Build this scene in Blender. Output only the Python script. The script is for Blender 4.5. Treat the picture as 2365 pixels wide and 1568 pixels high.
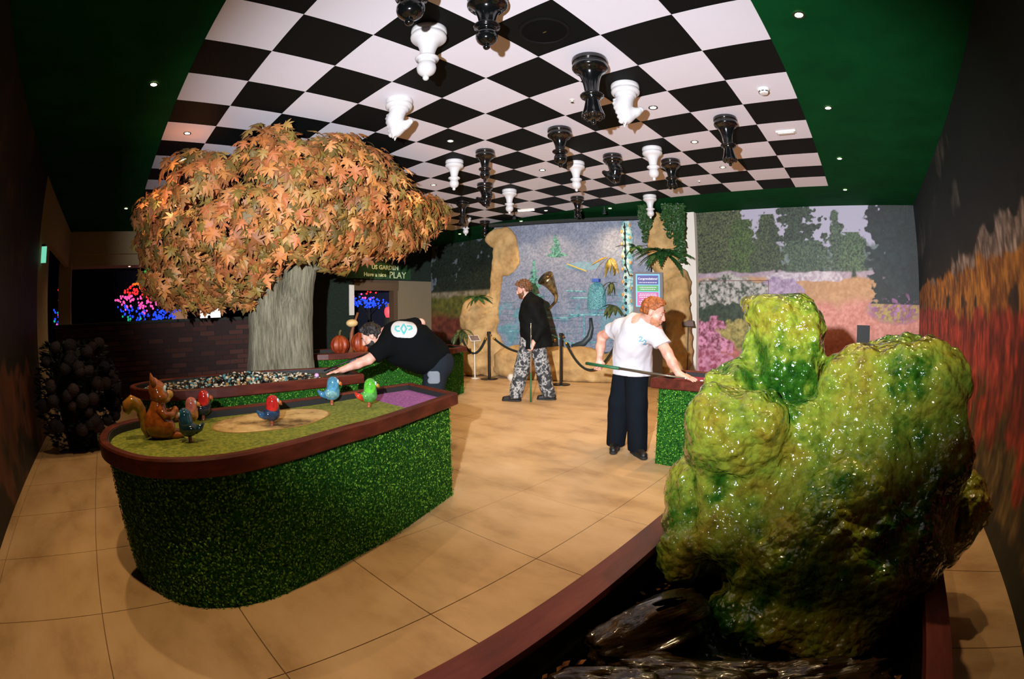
import bpy, math, random
import numpy as np
from mathutils import Matrix, Vector

random.seed(7)
RNG = np.random.default_rng(7)
SC = bpy.context.scene
COL = SC.collection
for o in list(bpy.data.objects):
    bpy.data.objects.remove(o)

# ------------------------------------------------------------------ camera
# 17 mm equisolid fisheye held 1.35 m above the floor, near the corner of the room
YAW, PITCH, ROLL = math.radians(-41.82), math.radians(-3.47), math.radians(-0.37)
fw = Vector((math.sin(YAW) * math.cos(PITCH), math.cos(YAW) * math.cos(PITCH), math.sin(PITCH)))
rt = Vector((math.cos(YAW), -math.sin(YAW), 0))
up = rt.cross(fw)
rt, up = (math.cos(ROLL) * rt + math.sin(ROLL) * up, -math.sin(ROLL) * rt + math.cos(ROLL) * up)
cd = bpy.data.cameras.new('camera')
cd.type = 'PANO'
cd.sensor_fit = 'HORIZONTAL'
cd.sensor_width = 36.0
cd.sensor_height = 36.0 * 1568 / 2365
cd.panorama_type = 'FISHEYE_EQUISOLID'
cd.fisheye_lens = 1117.03 / 2365 * 36.0
cd.fisheye_fov = math.radians(180)
cd.clip_start = 0.02
CAM = bpy.data.objects.new('camera', cd)
COL.objects.link(CAM)
CAM.matrix_world = Matrix(((rt.x, up.x, -fw.x, 0.0), (rt.y, up.y, -fw.y, 0.0), (rt.z, up.z, -fw.z, 1.35), (0, 0, 0, 1)))
SC.camera = CAM

# ------------------------------------------------------------------ world, flash, exposure
W = bpy.data.worlds.new('World')
SC.world = W
W.use_nodes = True
W.node_tree.nodes['Background'].inputs[0].default_value = (0.006, 0.009, 0.012, 1)
W.node_tree.nodes['Background'].inputs[1].default_value = 0.6
SC.view_settings.view_transform = 'Standard'
SC.view_settings.look = 'None'
SC.view_settings.gamma = 1
SC.view_settings.use_curve_mapping = False
SC.view_settings.exposure = 0.0
SC.cycles.use_denoising = True
SC.cycles.max_bounces = 4
SC.cycles.diffuse_bounces = 2
SC.cycles.glossy_bounces = 2
SC.cycles.use_adaptive_sampling = True
SC.cycles.adaptive_threshold = 0.05
SC.cycles.caustics_reflective = False
SC.cycles.caustics_refractive = False
SC.cycles.sample_clamp_indirect = 4.0


def spot(name, loc, target, watts, color, size=60, blend=0.5, radius=0.03):
    d = bpy.data.lights.new(name, 'SPOT')
    d.energy = watts
    d.color = color
    d.spot_size = math.radians(size)
    d.spot_blend = blend
    d.shadow_soft_size = radius
    o = bpy.data.objects.new(name, d)
    COL.objects.link(o)
    o.location = loc
    o.rotation_euler = (Vector(target) - Vector(loc)).to_track_quat('-Z', 'Y').to_euler()
    return o


# the photographer's flash on a bracket, left of and above the lens
FLASH = Vector((0, 0, 1.35)) - rt * 0.36 + up * 0.22
fdir = fw + rt * 0.22 + Vector((0, 0, 0.22))
fl = spot('camera_flash', FLASH, FLASH + fdir, 480, (0.95, 0.97, 1.06), 90, 0.8, 0.02)
_z = -fdir.normalized()
_x = Vector((0, 0, 1)).cross(_z).normalized()
fl.rotation_euler = Matrix((tuple(_x), tuple(_z.cross(_x)), tuple(_z))).transposed().to_euler()
fl.scale = (1.8, 1, 1)
fl.data.use_nodes = True      # fall-off set flatter than a real lamp's, to keep the far room bright
_n, _l = fl.data.node_tree.nodes, fl.data.node_tree.links
_f = _n.new('ShaderNodeLightFalloff')
_f.inputs['Strength'].default_value = 1.0
_f.inputs['Smooth'].default_value = 10.0
_l.new(_f.outputs['Linear'], _n['Emission'].inputs['Strength'])

ZC = 3.227
WARM = (1.0, 0.66, 0.34)

# ------------------------------------------------------------------ helpers
def tag(o, label=None, cat=None, group=None, kind=None):
    if label: o['label'] = label
    if cat: o['category'] = cat
    if group: o['group'] = group
    if kind: o['kind'] = kind
    return o


def empty(name, loc=(0, 0, 0), rz=0.0, label=None, cat=None, group=None):
    o = bpy.data.objects.new(name, None)
    o.empty_display_size = 0.05
    COL.objects.link(o)
    o.location = loc
    o.rotation_euler = (0, 0, rz)
    return tag(o, label, cat, group)


def meshobj(name, verts, faces, mat, parent=None, smooth=False, loc=None):
    me = bpy.data.meshes.new(name)
    me.from_pydata([tuple(v) for v in verts] if not isinstance(verts, np.ndarray) else verts.tolist(), [], faces if isinstance(faces, list) else faces.tolist())
    return link(name, me, mat, parent, smooth, loc)


def link(name, me, mat, parent=None, smooth=False, loc=None):
    o = bpy.data.objects.new(name, me)
    COL.objects.link(o)
    if mat is not None and len(me.materials) == 0:
        for m in (mat if isinstance(mat, (list, tuple)) else [mat]):
            me.materials.append(m)
    if smooth:
        me.polygons.foreach_set('use_smooth', np.ones(len(me.polygons), bool))
    if parent is not None:
        o.parent = parent
    if loc is not None:
        o.location = loc
    return o


class MB:
    """collects shapes into one mesh"""
    def __init__(s):
        s.v, s.f, s.mi = [], [], []

    def add(s, vs, fs, mi=0):
        n = len(s.v)
        s.v += [tuple(v) for v in vs]
        s.f += [tuple(i + n for i in f) for f in fs]
        s.mi += [mi] * len(fs)
        return s

    def box(s, x0, x1, y0, y1, z0, z1, mi=0):
        return s.add([(x0, y0, z0), (x1, y0, z0), (x1, y1, z0), (x0, y1, z0), (x0, y0, z1), (x1, y0, z1), (x1, y1, z1), (x0, y1, z1)],
                     [(3, 2, 1, 0), (4, 5, 6, 7), (0, 1, 5, 4), (1, 2, 6, 5), (2, 3, 7, 6), (3, 0, 4, 7)], mi)

    def prism(s, poly, z0, z1, mi=0, cap=True):
        n = len(poly)
        vs = [(p[0], p[1], z0) for p in poly] + [(p[0], p[1], z1) for p in poly]
        fs = [(i, (i + 1) % n, n + (i + 1) % n, n + i) for i in range(n)]
        if cap:
            fs += [tuple(range(n - 1, -1, -1)), tuple(range(n, 2 * n))]
        return s.add(vs, fs, mi)

    def lathe(s, prof, n=20, c=(0, 0, 0), mi=0, caps=True):
        """prof: list of (r, z) ; axis z"""
        vs = [(c[0] + r * math.cos(2 * math.pi * k / n), c[1] + r * math.sin(2 * math.pi * k / n), c[2] + z) for r, z in prof for k in range(n)]
        fs = [(j * n + k, j * n + (k + 1) % n, (j + 1) * n + (k + 1) % n, (j + 1) * n + k) for j in range(len(prof) - 1) for k in range(n)]
        if caps:
            fs += [tuple(range(n - 1, -1, -1)), tuple((len(prof) - 1) * n + k for k in range(n))]
        return s.add(vs, fs, mi)

    def tube(s, pts, rad, n=8, mi=0, closed=False):
        P = [Vector(p) for p in pts]
        R = rad if isinstance(rad, (list, tuple)) else [rad] * len(P)
        vs, fs = [], []
        nrm = None
        for i, p in enumerate(P):
            t = (P[min(i + 1, len(P) - 1)] - P[max(i - 1, 0)]).normalized()
            if nrm is None:
                a = Vector((0, 0, 1)) if abs(t.z) < 0.9 else Vector((1, 0, 0))
                nrm = t.cross(a).normalized()
            else:
                nrm = (nrm - t * nrm.dot(t)).normalized()
            b = t.cross(nrm)
            for k in range(n):
                a = 2 * math.pi * k / n
                vs.append(p + (nrm * math.cos(a) + b * math.sin(a)) * R[i])
        for i in range(len(P) - 1):
            for k in range(n):
                fs.append((i * n + k, i * n + (k + 1) % n, (i + 1) * n + (k + 1) % n, (i + 1) * n + k))
        fs += [tuple(range(n - 1, -1, -1)), tuple((len(P) - 1) * n + k for k in range(n))]
        return s.add(vs, fs, mi)

    def ball(s, c, r, n=12, m=8, mi=0, sq=(1, 1, 1)):
        vs = [(c[0], c[1], c[2] - r * sq[2])]
        for j in range(1, m):
            a = -math.pi / 2 + math.pi * j / m
            for k in range(n):
                b = 2 * math.pi * k / n
                vs.append((c[0] + r * sq[0] * math.cos(a) * math.cos(b), c[1] + r * sq[1] * math.cos(a) * math.sin(b), c[2] + r * sq[2] * math.sin(a)))
        vs.append((c[0], c[1], c[2] + r * sq[2]))
        fs = [(0, 1 + (k + 1) % n, 1 + k) for k in range(n)]
        for j in range(m - 2):
            for k in range(n):
                a, b = 1 + j * n, 1 + (j + 1) * n
                fs.append((a + k, a + (k + 1) % n, b + (k + 1) % n, b + k))
        e = len(vs) - 1
        a = 1 + (m - 2) * n
        fs += [(a + k, a + (k + 1) % n, e) for k in range(n)]
        return s.add(vs, fs, mi)

    def build(s, name, mat, parent=None, smooth=False, loc=None):
        o = meshobj(name, s.v, s.f, mat, parent, smooth, loc)
        if any(s.mi):
            o.data.polygons.foreach_set('material_index', s.mi)
        return o


def copytree(o, parent=None):
    c = o.copy()
    COL.objects.link(c)
    if parent is not None:
        c.parent = parent
    for ch in [x for x in o.children]:
        copytree(ch, c)
    return c


# --- value noise
def _hash(ix, iy, iz, seed):
    h = (ix.astype(np.int64) * 374761393 + iy.astype(np.int64) * 668265263 + iz.astype(np.int64) * 2147483647 + seed * 974634777) & 0xffffffff
    h = ((h ^ (h >> 13)) * 1274126177) & 0xffffffff
    return ((h ^ (h >> 16)) & 0xffff) / 65535.0


def vnoise(x, y, z, seed=0):
    ix, iy, iz = np.floor(x), np.floor(y), np.floor(z)
    fx, fy, fz = x - ix, y - iy, z - iz
    fx, fy, fz = (f * f * (3 - 2 * f) for f in (fx, fy, fz))
    r = 0
    for a in (0, 1):
        for b in (0, 1):
            for c in (0, 1):
                w = (fx if a else 1 - fx) * (fy if b else 1 - fy) * (fz if c else 1 - fz)
                r = r + w * _hash(ix + a, iy + b, iz + c, seed)
    return r * 2 - 1


def fbm(x, y, z, oct=4, seed=0):
    r, a = 0, 1.0
    for k in range(oct):
        r = r + a * vnoise(x * 2 ** k + 17.3 * k, y * 2 ** k + 5.1 * k, z * 2 ** k - 9.7 * k, seed + k)
        a *= 0.5
    return r


# --- signed distance modelling, meshed with surface nets
def _rc(P, a, b, ra, rb):
    a, b = np.asarray(a, float), np.asarray(b, float)
    ab = b - a
    t = np.clip(((P - a) @ ab) / max(ab @ ab, 1e-9), 0, 1)
    d = np.linalg.norm(P - a - t[..., None] * ab, axis=-1)
    return d - (ra + (rb - ra) * t)


def _el(P, c, r, rot=None):
    Q = P - np.asarray(c, float)
    if rot is not None:
        Q = Q @ np.asarray(rot)
    r = np.asarray(r, float)
    k0 = np.linalg.norm(Q / r, axis=-1)
    k1 = np.linalg.norm(Q / (r * r), axis=-1) + 1e-9
    return k0 * (k0 - 1) / k1


def smin(a, b, k):
    h = np.clip(0.5 + 0.5 * (b - a) / k, 0, 1)
    return b + (a - b) * h - k * h * (1 - h)


def smax(a, b, k):
    return -smin(-a, -b, k)


def surfnet(fn, lo, hi, step, V=None):
    lo, hi = np.asarray(lo, float), np.asarray(hi, float)
    n = np.ceil((hi - lo) / step).astype(int) + 1
    ax = [lo[i] + step * np.arange(n[i]) for i in range(3)]
    if V is not None:
        n = np.array(V.shape)
    else:
        V = np.empty(tuple(n))
    for i0 in range(0, n[0] if fn else 0, 24):
        g = np.stack(np.meshgrid(ax[0][i0:i0 + 24], ax[1], ax[2], indexing='ij'), -1)
        V[i0:i0 + 24] = fn(g)
    S = V < 0
    cs = tuple(n - 1)
    acc = np.zeros(cs + (3,))
    cnt = np.zeros(cs)
    for d in range(3):
        e1, e2 = [(1, 2), (0, 2), (0, 1)][d]
        for b1 in (0, 1):
            for b2 in (0, 1):
                sl0, sl1 = [slice(None)] * 3, [slice(None)] * 3
                for e, b in ((e1, b1), (e2, b2)):
                    s_ = slice(b, b + cs[e])
                    sl0[e] = s_
                    sl1[e] = s_
                sl0[d] = slice(0, cs[d])
                sl1[d] = slice(1, cs[d] + 1)
                va, vb = V[tuple(sl0)], V[tuple(sl1)]
                m = (va < 0) != (vb < 0)
                t = np.where(m, va / np.where(m, va - vb, 1), 0)
                acc[..., d] += np.where(m, t, 0)
                acc[..., e1] += np.where(m, b1, 0)
                acc[..., e2] += np.where(m, b2, 0)
                cnt += m
    act = cnt > 0
    idx = -np.ones(cs, int)
    idx[act] = np.arange(act.sum())
    ijk = np.argwhere(act)
    verts = lo + step * (ijk + acc[act] / cnt[act][:, None])
    faces = []
    for d in range(3):
        e1, e2 = [(1, 2), (2, 0), (0, 1)][d]
        sl0, sl1 = [slice(0, None)] * 3, [slice(0, None)] * 3
        sl0[d], sl1[d] = slice(0, n[d] - 1), slice(1, n[d])
        a, b = S[tuple(sl0)], S[tuple(sl1)]
        for flip in (False, True):
            m = (a & ~b) if not flip else (~a & b)
            q = np.argwhere(m)
            q = q[(q[:, e1] > 0) & (q[:, e2] > 0) & (q[:, e1] < cs[e1]) & (q[:, e2] < cs[e2])]
            if not len(q):
                continue
            o1, o2 = np.zeros(3, int), np.zeros(3, int)
            o1[e1], o2[e2] = 1, 1
            g = lambda r: idx[r[:, 0], r[:, 1], r[:, 2]]
            quad = np.stack([g(q - o1 - o2), g(q - o2), g(q), g(q - o1)], 1)
            faces.append(quad[:, ::-1] if flip else quad)
    return verts, np.concatenate(faces)


def netobj(name, fn, lo, hi, step, mat, parent=None, loc=None):
    v, f = surfnet(fn, lo, hi, step)
    return meshobj(name, v, f, mat, parent, True, loc)


def setcol(o, cols):
    """per-vertex own colour of the thing (rgb array)"""
    at = o.data.color_attributes.new('tint', 'FLOAT_COLOR', 'POINT')
    a = np.ones((len(o.data.vertices), 4), np.float32)
    a[:, :3] = cols
    at.data.foreach_set('color', a.ravel())


def coords(o):
    a = np.empty(len(o.data.vertices) * 3)
    o.data.vertices.foreach_get('co', a)
    return a.reshape(-1, 3)


# --- materials
def srgb(r, g, b):
    f = lambda c: c / 12.92 if c <= 0.04045 else ((c + 0.055) / 1.055) ** 2.4
    return (f(r / 255), f(g / 255), f(b / 255), 1.0)


def mat(name, col, rough=0.6, metal=0.0, spec=0.5, ramp=None, nscale=5.0, detail=4.0, bump=None, emit=None, estr=0.0, tint=False, coat=0.0, stretch=None, coord='pos', rramp=None, alpha=None, trans=0.0):
    """col / ramp colours are linear rgba. ramp: [(pos, col), ...] driven by noise"""
    m = bpy.data.materials.new(name)
    m.use_nodes = True
    N, L = m.node_tree.nodes, m.node_tree.links
    B = N['Principled BSDF']
    B.inputs['Base Color'].default_value = col
    B.inputs['Roughness'].default_value = rough
    B.inputs['Metallic'].default_value = metal
    B.inputs['Specular IOR Level'].default_value = spec
    if coat:
        B.inputs['Coat Weight'].default_value = coat
        B.inputs['Coat Roughness'].default_value = 0.08
    if trans:
        B.inputs['Transmission Weight'].default_value = trans
    vec = None
    if ramp or bump:
        if coord == 'pos':
            vec = N.new('ShaderNodeNewGeometry').outputs['Position']
        else:
            vec = N.new('ShaderNodeTexCoord').outputs['Object']
        if stretch:
            mp = N.new('ShaderNodeMapping')
            mp.inputs['Scale'].default_value = stretch
            L.new(vec, mp.inputs['Vector'])
            vec = mp.outputs['Vector']
    csock = None
    if ramp:
        nz = N.new('ShaderNodeTexNoise')
        nz.inputs['Scale'].default_value = nscale
        nz.inputs['Detail'].default_value = detail
        nz.inputs['Roughness'].default_value = 0.6
        L.new(vec, nz.inputs['Vector'])
        cr = N.new('ShaderNodeValToRGB')
        e = cr.color_ramp.elements
        while len(e) < len(ramp):
            e.new(0.5)
        for k, (p, c) in enumerate(ramp):
            e[k].position = p
            e[k].color = c
        L.new(nz.outputs['Fac'], cr.inputs['Fac'])
        csock = cr.outputs['Color']
    if tint:
        at = N.new('ShaderNodeVertexColor')
        at.layer_name = 'tint'
        if csock is None:
            csock = at.outputs['Color']
        else:
            mx = N.new('ShaderNodeMix')
            mx.data_type = 'RGBA'
            mx.blend_type = 'MULTIPLY'
            mx.inputs[0].default_value = 1.0
            L.new(at.outputs['Color'], mx.inputs[6])
            L.new(csock, mx.inputs[7])
            csock = mx.outputs[2]
    if csock is not None:
        L.new(csock, B.inputs['Base Color'])
    if bump:
        nb = N.new('ShaderNodeTexNoise')
        nb.inputs['Scale'].default_value = bump[0]
        nb.inputs['Detail'].default_value = 5
        L.new(vec, nb.inputs['Vector'])
        bp = N.new('ShaderNodeBump')
        bp.inputs['Strength'].default_value = bump[1]
        bp.inputs['Distance'].default_value = bump[2] if len(bump) > 2 else 0.01
        L.new(nb.outputs['Fac'], bp.inputs['Height'])
        L.new(bp.outputs['Normal'], B.inputs['Normal'])
    if emit:
        B.inputs['Emission Color'].default_value = emit
        B.inputs['Emission Strength'].default_value = estr
    return m

# ------------------------------------------------------------------ the room
XR, YL, YF, XE = 1.24, -1.24, 8.80, -11.0     # right wall, left wall, far wall, end wall
m_grout = mat('grout', srgb(120, 90, 60), 0.8)
m_tile = mat('floor_stone', srgb(196, 160, 112), 0.38, ramp=[(0.30, srgb(168, 134, 92)), (0.5, srgb(200, 166, 120)), (0.72, srgb(214, 182, 138))], nscale=1.6, detail=6, bump=(60, 0.03, 0.003), stretch=(1, 1.8, 1))
m_green = mat('ceiling_green', srgb(3, 64, 27), 0.85, spec=0.08, ramp=[(0.3, srgb(2, 57, 23)), (0.7, srgb(4, 71, 31))], nscale=2, bump=(40, 0.05, 0.003))
m_white_tile = mat('tile_white', srgb(228, 224, 230), 0.6, spec=0.25, bump=(90, 0.04, 0.002))
m_black_tile = mat('tile_black', srgb(9, 12, 11), 0.7, spec=0.15, bump=(90, 0.04, 0.002))
m_dark = mat('dark_wall', srgb(26, 30, 24), 0.85, bump=(30, 0.05, 0.003))
m_cream = mat('cream_wall', srgb(150, 130, 98), 0.8, bump=(40, 0.04, 0.003))
m_white = mat('white_paint', srgb(222, 216, 200), 0.6)

S = 0.5385          # side of one painted ceiling square
LX = lambda a: (a - 5.654) * S
LY = lambda b: (5.659 - b) * S

floor = MB().box(XE - 9, XR, YL - 4, YF, -0.1, -0.006).build('floor', m_grout)
tag(floor, kind='structure')
gx = [-1.485 + 0.75 * k for k in range(-13, 5)]
gy = [0.347 + 0.75 * k for k in range(-3, 13)]
for i in range(len(gx) - 1):
    for j in range(len(gy) - 1):
        x0, x1 = max(gx[i], XE), min(gx[i + 1], XR)
        y0, y1 = max(gy[j], YL), min(gy[j + 1], YF)
        if x1 - x0 < 0.03 or y1 - y0 < 0.03:
            continue
        g = 0.0028
        MB().box(x0 + g, x1 - g, y0 + g, y1 - g, -0.02, 0.0).build('floor_tile', m_tile, floor)

ceil = MB().box(XE - 0.3, XR + 0.1, YL - 0.1, YF + 0.1, ZC + 0.006, ZC + 0.15).build('ceiling', m_green)
tag(ceil, kind='structure')
tm = {}
for par, m in ((0, m_white_tile), (1, m_black_tile)):
    t = MB().box(-S / 2 + 0.0008, S / 2 - 0.0008, -S / 2 + 0.0008, S / 2 - 0.0008, ZC, ZC + 0.02)
    me = bpy.data.meshes.new('ceiling_tile')
    me.from_pydata(t.v, [], t.f)
    me.materials.append(m)
    tm[par] = me
for a in range(-14, 5):
    for b in range(-8, 5):
        o = bpy.data.objects.new('ceiling_tile', tm[(a + b) % 2])
        COL.objects.link(o)
        o.parent = ceil
        o.location = (LX(a + 0.5), LY(b + 0.5), 0)


def wall(name, m, *boxes):
    b = MB()
    for q in boxes:
        b.box(*q)
    return tag(b.build(name, m), kind='structure')

# ------------------------------------------------------------------ printed murals (own colours of the print, one value per vertex)
m_print = mat('mural_print', (1, 1, 1, 1), 0.62, tint=True)


def lin(c):
    return np.array(srgb(*c)[:3])


def mixc(a, b, t):
    return a * (1 - t[..., None]) + b * t[..., None]


class Paint:
    def __init__(s, u0, u1, v0, v1, st, base, seed):
        s.u, s.v = np.meshgrid(np.arange(u0, u1 + st, st), np.arange(v0, v1 + st, st), indexing='ij')
        s.u = np.minimum(s.u, u1)
        s.v = np.minimum(s.v, v1)
        s.c = np.empty(s.u.shape + (3,))
        s.c[:] = lin(base)
        s.seed = seed

    def n(s, f, oct=3, ax=1.0):
        s.seed += 11
        return fbm(s.u * f, s.v * f * ax, np.zeros_like(s.u) + 0.37, oct, s.seed)

    def fill(s, mask, dark, light, f=14, k=0.5, oct=3, ax=1.0):
        t = np.clip(0.5 + s.n(f, oct, ax) * k, 0, 1)
        col = mixc(lin(dark), lin(light), t)
        m = np.clip(mask, 0, 1)
        s.c = s.c * (1 - m[..., None]) + col * m[..., None]

    def band(s, lo, hi, edge=0.03, rough=0.06, f=6):
        w = s.v + s.n(f, 4) * rough
        return np.clip((w - lo) / edge, 0, 1) * np.clip((hi - w) / edge, 0, 1)

    def tree(s, cx, z0, z1, w0, w1, dark, light, rag=0.25, f=9, edge=0.03, layers=0):
        t = np.clip((s.v - z0) / (z1 - z0), 0, 1)
        w = w0 + (w1 - w0) * t
        if layers:
            w = w * (0.55 + 0.45 * np.abs(np.sin(t * layers * math.pi)))
        w = w * (1 + rag * s.n(f, 4) * 1.6)
        d = w - np.abs(s.u - cx)
        m = np.clip(d / edge, 0, 1) * (s.v > z0 - 0.02) * (s.v < z1)
        s.fill(m, tuple(int(x * 0.62) for x in dark), tuple(int(x * q_) for x, q_ in zip(light, (0.84, 0.92, 0.74))), 46, 0.75)

    def blob(s, cu, cv, ru, rv, dark, light, f=20, rag=0.3, edge=0.12, k=0.6):
        r = np.hypot((s.u - cu) / ru, (s.v - cv) / rv) + s.n(5, 4) * rag
        s.fill(np.clip((1 - r) / edge, 0, 1), dark, light, f, k)

    def mesh(s, name, place, parent, flip=False):
        nu, nv = s.u.shape
        P = place(s.u.ravel(), s.v.ravel())
        i = np.arange(nu * nv).reshape(nu, nv)
        q = np.stack([i[:-1, :-1], i[1:, :-1], i[1:, 1:], i[:-1, 1:]], -1).reshape(-1, 4)
        if flip:
            q = q[:, ::-1]
        o = meshobj(name, P, q, m_print, parent)
        setcol(o, s.c.reshape(-1, 3))
        return o


def flowers(p, mask, cols, f=26, thr=0.15):
    for k, c in enumerate(cols):
        nz = p.n(f, 2)
        p.fill(mask * np.clip((nz - thr) * 6, 0, 1), tuple(int(x * 0.75) for x in c), c, 40, 0.5)


# far wall, garden panorama
wall_far = wall('wall_far', m_white, (XE - 0.2, XR + 0.1, YF, YF + 0.12, 0, ZC))
p = Paint(-3.12, XR, 0.0, ZC, 0.0125, (186, 180, 196), 3)
p.fill(p.band(2.0, 2.62, 0.12, 0.2, 3), (70, 88, 80), (142, 156, 148), 12)                      # misty trees behind
p.tree(-2.62, 1.9, 3.3, 0.62, 0.40, (26, 38, 26), (122, 122, 92), 0.25)
p.tree(-2.2, 1.9, 3.05, 0.36, 0.22, (34, 52, 26), (110, 128, 70), 0.3)
p.tree(-1.72, 1.9, 3.12, 0.42, 0.14, (24, 36, 28), (104, 112, 84), 0.25)
p.tree(-3.0, 1.9, 3.3, 0.3, 0.3, (30, 40, 30), (118, 118, 92), 0.25)
p.tree(-1.12, 2.1, 3.3, 0.05, 0.03, (30, 36, 32), (50, 56, 50), 0.1)
p.tree(-1.15, 2.62, 3.24, 0.62, 0.30, (28, 38, 32), (84, 96, 84), 0.55, 7, layers=4)
p.tree(-1.0, 2.0, 2.62, 0.42, 0.3, (44, 60, 54), (110, 124, 110), 0.3)
p.tree(-0.36, 2.1, 3.16, 0.36, 0.06, (44, 58, 52), (112, 124, 112), 0.45, 8, layers=5)
p.tree(-0.02, 2.0, 2.76, 0.34, 0.18, (48, 66, 52), (118, 136, 110), 0.3)
p.fill(np.clip((2.08 - p.v + p.n(4) * 0.03) / 0.03, 0, 1), (150, 130, 140), (196, 176, 186), 16)   # pale flower field at the horizon
for cx in (-1.55, -0.68, -0.05):
    p.tree(cx, 1.93, 2.22, 0.09, 0.005, (30, 44, 32), (60, 76, 52), 0.1)
lower = np.clip((1.98 - p.v + p.n(3) * 0.04) / 0.05, 0, 1)
p.fill(lower, (176, 128, 80), (206, 160, 112), 18)
p.fill(lower * np.clip((1.62 - p.v + 0.1 * p.n(3)) / 0.15, 0, 1), (188, 110, 92), (224, 156, 136), 22)
p.fill(lower * np.clip((1.1 - p.v + 0.1 * p.n(3)) / 0.25, 0, 1), (150, 80, 70), (200, 120, 100), 22)
p.blob(-0.9, 1.98, 0.85, 0.09, (170, 150, 160), (222, 212, 214))
p.blob(-1.5, 1.75, 0.5, 0.22, (140, 118, 146), (196, 172, 196))
p.blob(-2.6, 1.62, 1.0, 0.42, (60, 72, 54), (196, 190, 178), 17, 0.2, 0.15, 1.0)                  # white umbels
p.blob(-2.55, 1.28, 0.95, 0.22, (20, 32, 20), (58, 78, 48), 20)
p.blob(-2.9, 0.85, 0.62, 0.42, (120, 50, 66), (226, 150, 178), 18, 0.3, 0.1, 0.9)
p.blob(-2.2, 0.92, 0.5, 0.28, (96, 92, 30), (190, 172, 92), 18)
p.blob(-2.9, 0.2, 0.7, 0.42, (150, 60, 80), (216, 146, 170), 16, 0.3, 0.1, 0.9)
p.blob(-1.6, 0.6, 0.5, 0.5, (70, 84, 96), (130, 140, 150), 18)
mk = np.clip(1 - np.hypot((p.u - 0.75) / 0.62, (p.v - 1.45) / 0.28), 0, 1) * 3
p.fill(np.clip(mk, 0, 1) * 0.8, (92, 66, 70), (150, 110, 92), 20)
flowers(p, np.clip(mk, 0, 1), [(196, 136, 186), (170, 108, 160), (196, 170, 90)], 16, 0.1)
p.tree(1.0, 1.55, 3.4, 0.62, 0.42, (8, 18, 18), (28, 44, 40), 0.35, 6)                            # big dark yew
p.blob(0.55, 2.9, 0.4, 0.26, (12, 20, 18), (34, 46, 40), 14, 0.8, 0.1)
p.blob(0.72, 2.2, 0.42, 0.5, (10, 20, 18), (32, 50, 44), 14, 0.5, 0.1)
flowers(p, np.clip(1 - np.hypot((p.u - 0.85) / 0.4, (p.v - 1.62) / 0.12), 0, 1), [(206, 130, 190)], 12, 0.0)
p.c *= 0.72
p.mesh('mural_print', lambda u, v: np.stack([u, np.full_like(u, YF - 0.006), v], 1), wall_far)
# thin frame line of a hatch in the far wall
MB().box(-3.1, -1.72, YF - 0.012, YF - 0.007, 1.905, 1.915).box(-1.72, -1.71, YF - 0.012, YF - 0.007, 1.5, 1.915).build('hatch_seam', mat('seam', srgb(96, 44, 44), 0.7), wall_far)

p = Paint(XE, -6.9, 0.0, ZC, 0.03, (96, 104, 112), 71)
p.tree(-10.4, 1.8, 3.4, 0.7, 0.5, (12, 20, 18), (48, 58, 50), 0.5, 4)
p.tree(-9.3, 1.8, 3.4, 0.75, 0.55, (12, 20, 18), (48, 58, 50), 0.55, 4)
p.tree(-8.2, 1.8, 3.4, 0.9, 0.7, (10, 18, 16), (40, 52, 44), 0.45, 4)
p.fill(np.clip((1.9 - p.v) / 0.05, 0, 1), (84, 80, 52), (150, 136, 110), 12)
p.fill(np.clip((1.78 - p.v + 0.06 * p.n(3)) / 0.06, 0, 1), (54, 62, 22), (110, 104, 40), 10)
p.fill(np.clip((1.35 - p.v + 0.12 * p.n(2)) / 0.2, 0, 1), (66, 26, 22), (120, 60, 40), 9)
p.fill(np.clip((0.75 - p.v + 0.12 * p.n(2)) / 0.2, 0, 1), (10, 16, 12), (30, 36, 26), 9)
p.mesh('mural_print', lambda u, v: np.stack([u, np.full_like(u, YF - 0.006), v], 1), wall_far)

# right wall, red and orange autumn border
wall_right = wall('wall_right', m_dark, (XR, XR + 0.1, YL - 0.1, YF, 0, ZC))
p = Paint(YL, YF, 0.0, ZC, 0.02, (10, 16, 13), 31)
p.fill(np.clip(p.n(1.6, 4) * 3 - 0.9, 0, 1) * np.clip((p.v - 2.0) / 0.1, 0, 1), (40, 40, 34), (96, 88, 76), 10, 0.6, ax=0.5)
near = np.clip((6.9 - p.u) / 0.8, 0, 1)
low = np.clip((2.0 - p.v + p.n(2.2, 4) * 0.16 - 0.10 * np.clip((p.u - 4.6) / 1.5, 0, 3)) / 0.05, 0, 1)
p.fill(low, (96, 78, 64), (184, 158, 140), 12, 0.8, ax=0.6)
l2 = np.clip((1.84 - p.v + p.n(3, 4) * 0.10) / 0.05, 0, 1)
p.fill(l2, (130, 72, 20), (206, 136, 52), 11, 0.8, ax=0.6)
p.fill(l2 * np.clip(p.n(4, 3) * 4 - 1.0, 0, 1) * np.clip((1.62 - p.v) / 0.05, 0, 1), (34, 24, 12), (70, 50, 24), 12)
l3 = np.clip((1.44 - p.v + p.n(3, 4) * 0.10) / 0.06, 0, 1)
p.fill(l3, (120, 34, 20), (206, 74, 50), 10, 0.9, ax=0.5)
p.fill(l3 * np.clip(p.n(3, 4) * 4 - 0.6, 0, 1) * np.clip((1.0 - p.v) / 0.3, 0, 1), (52, 48, 18), (112, 96, 40), 12, 0.8, ax=0.5)
l4 = np.clip((0.55 - p.v + p.n(2.5, 4) * 0.28) / 0.12, 0, 1)
p.fill(l4, (46, 44, 22), (136, 112, 62), 10, 0.9, ax=0.5)
p.fill(np.clip((0.2 - p.v + p.n(3, 3) * 0.1) / 0.06, 0, 1), (10, 20, 12), (30, 44, 24), 10)
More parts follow.
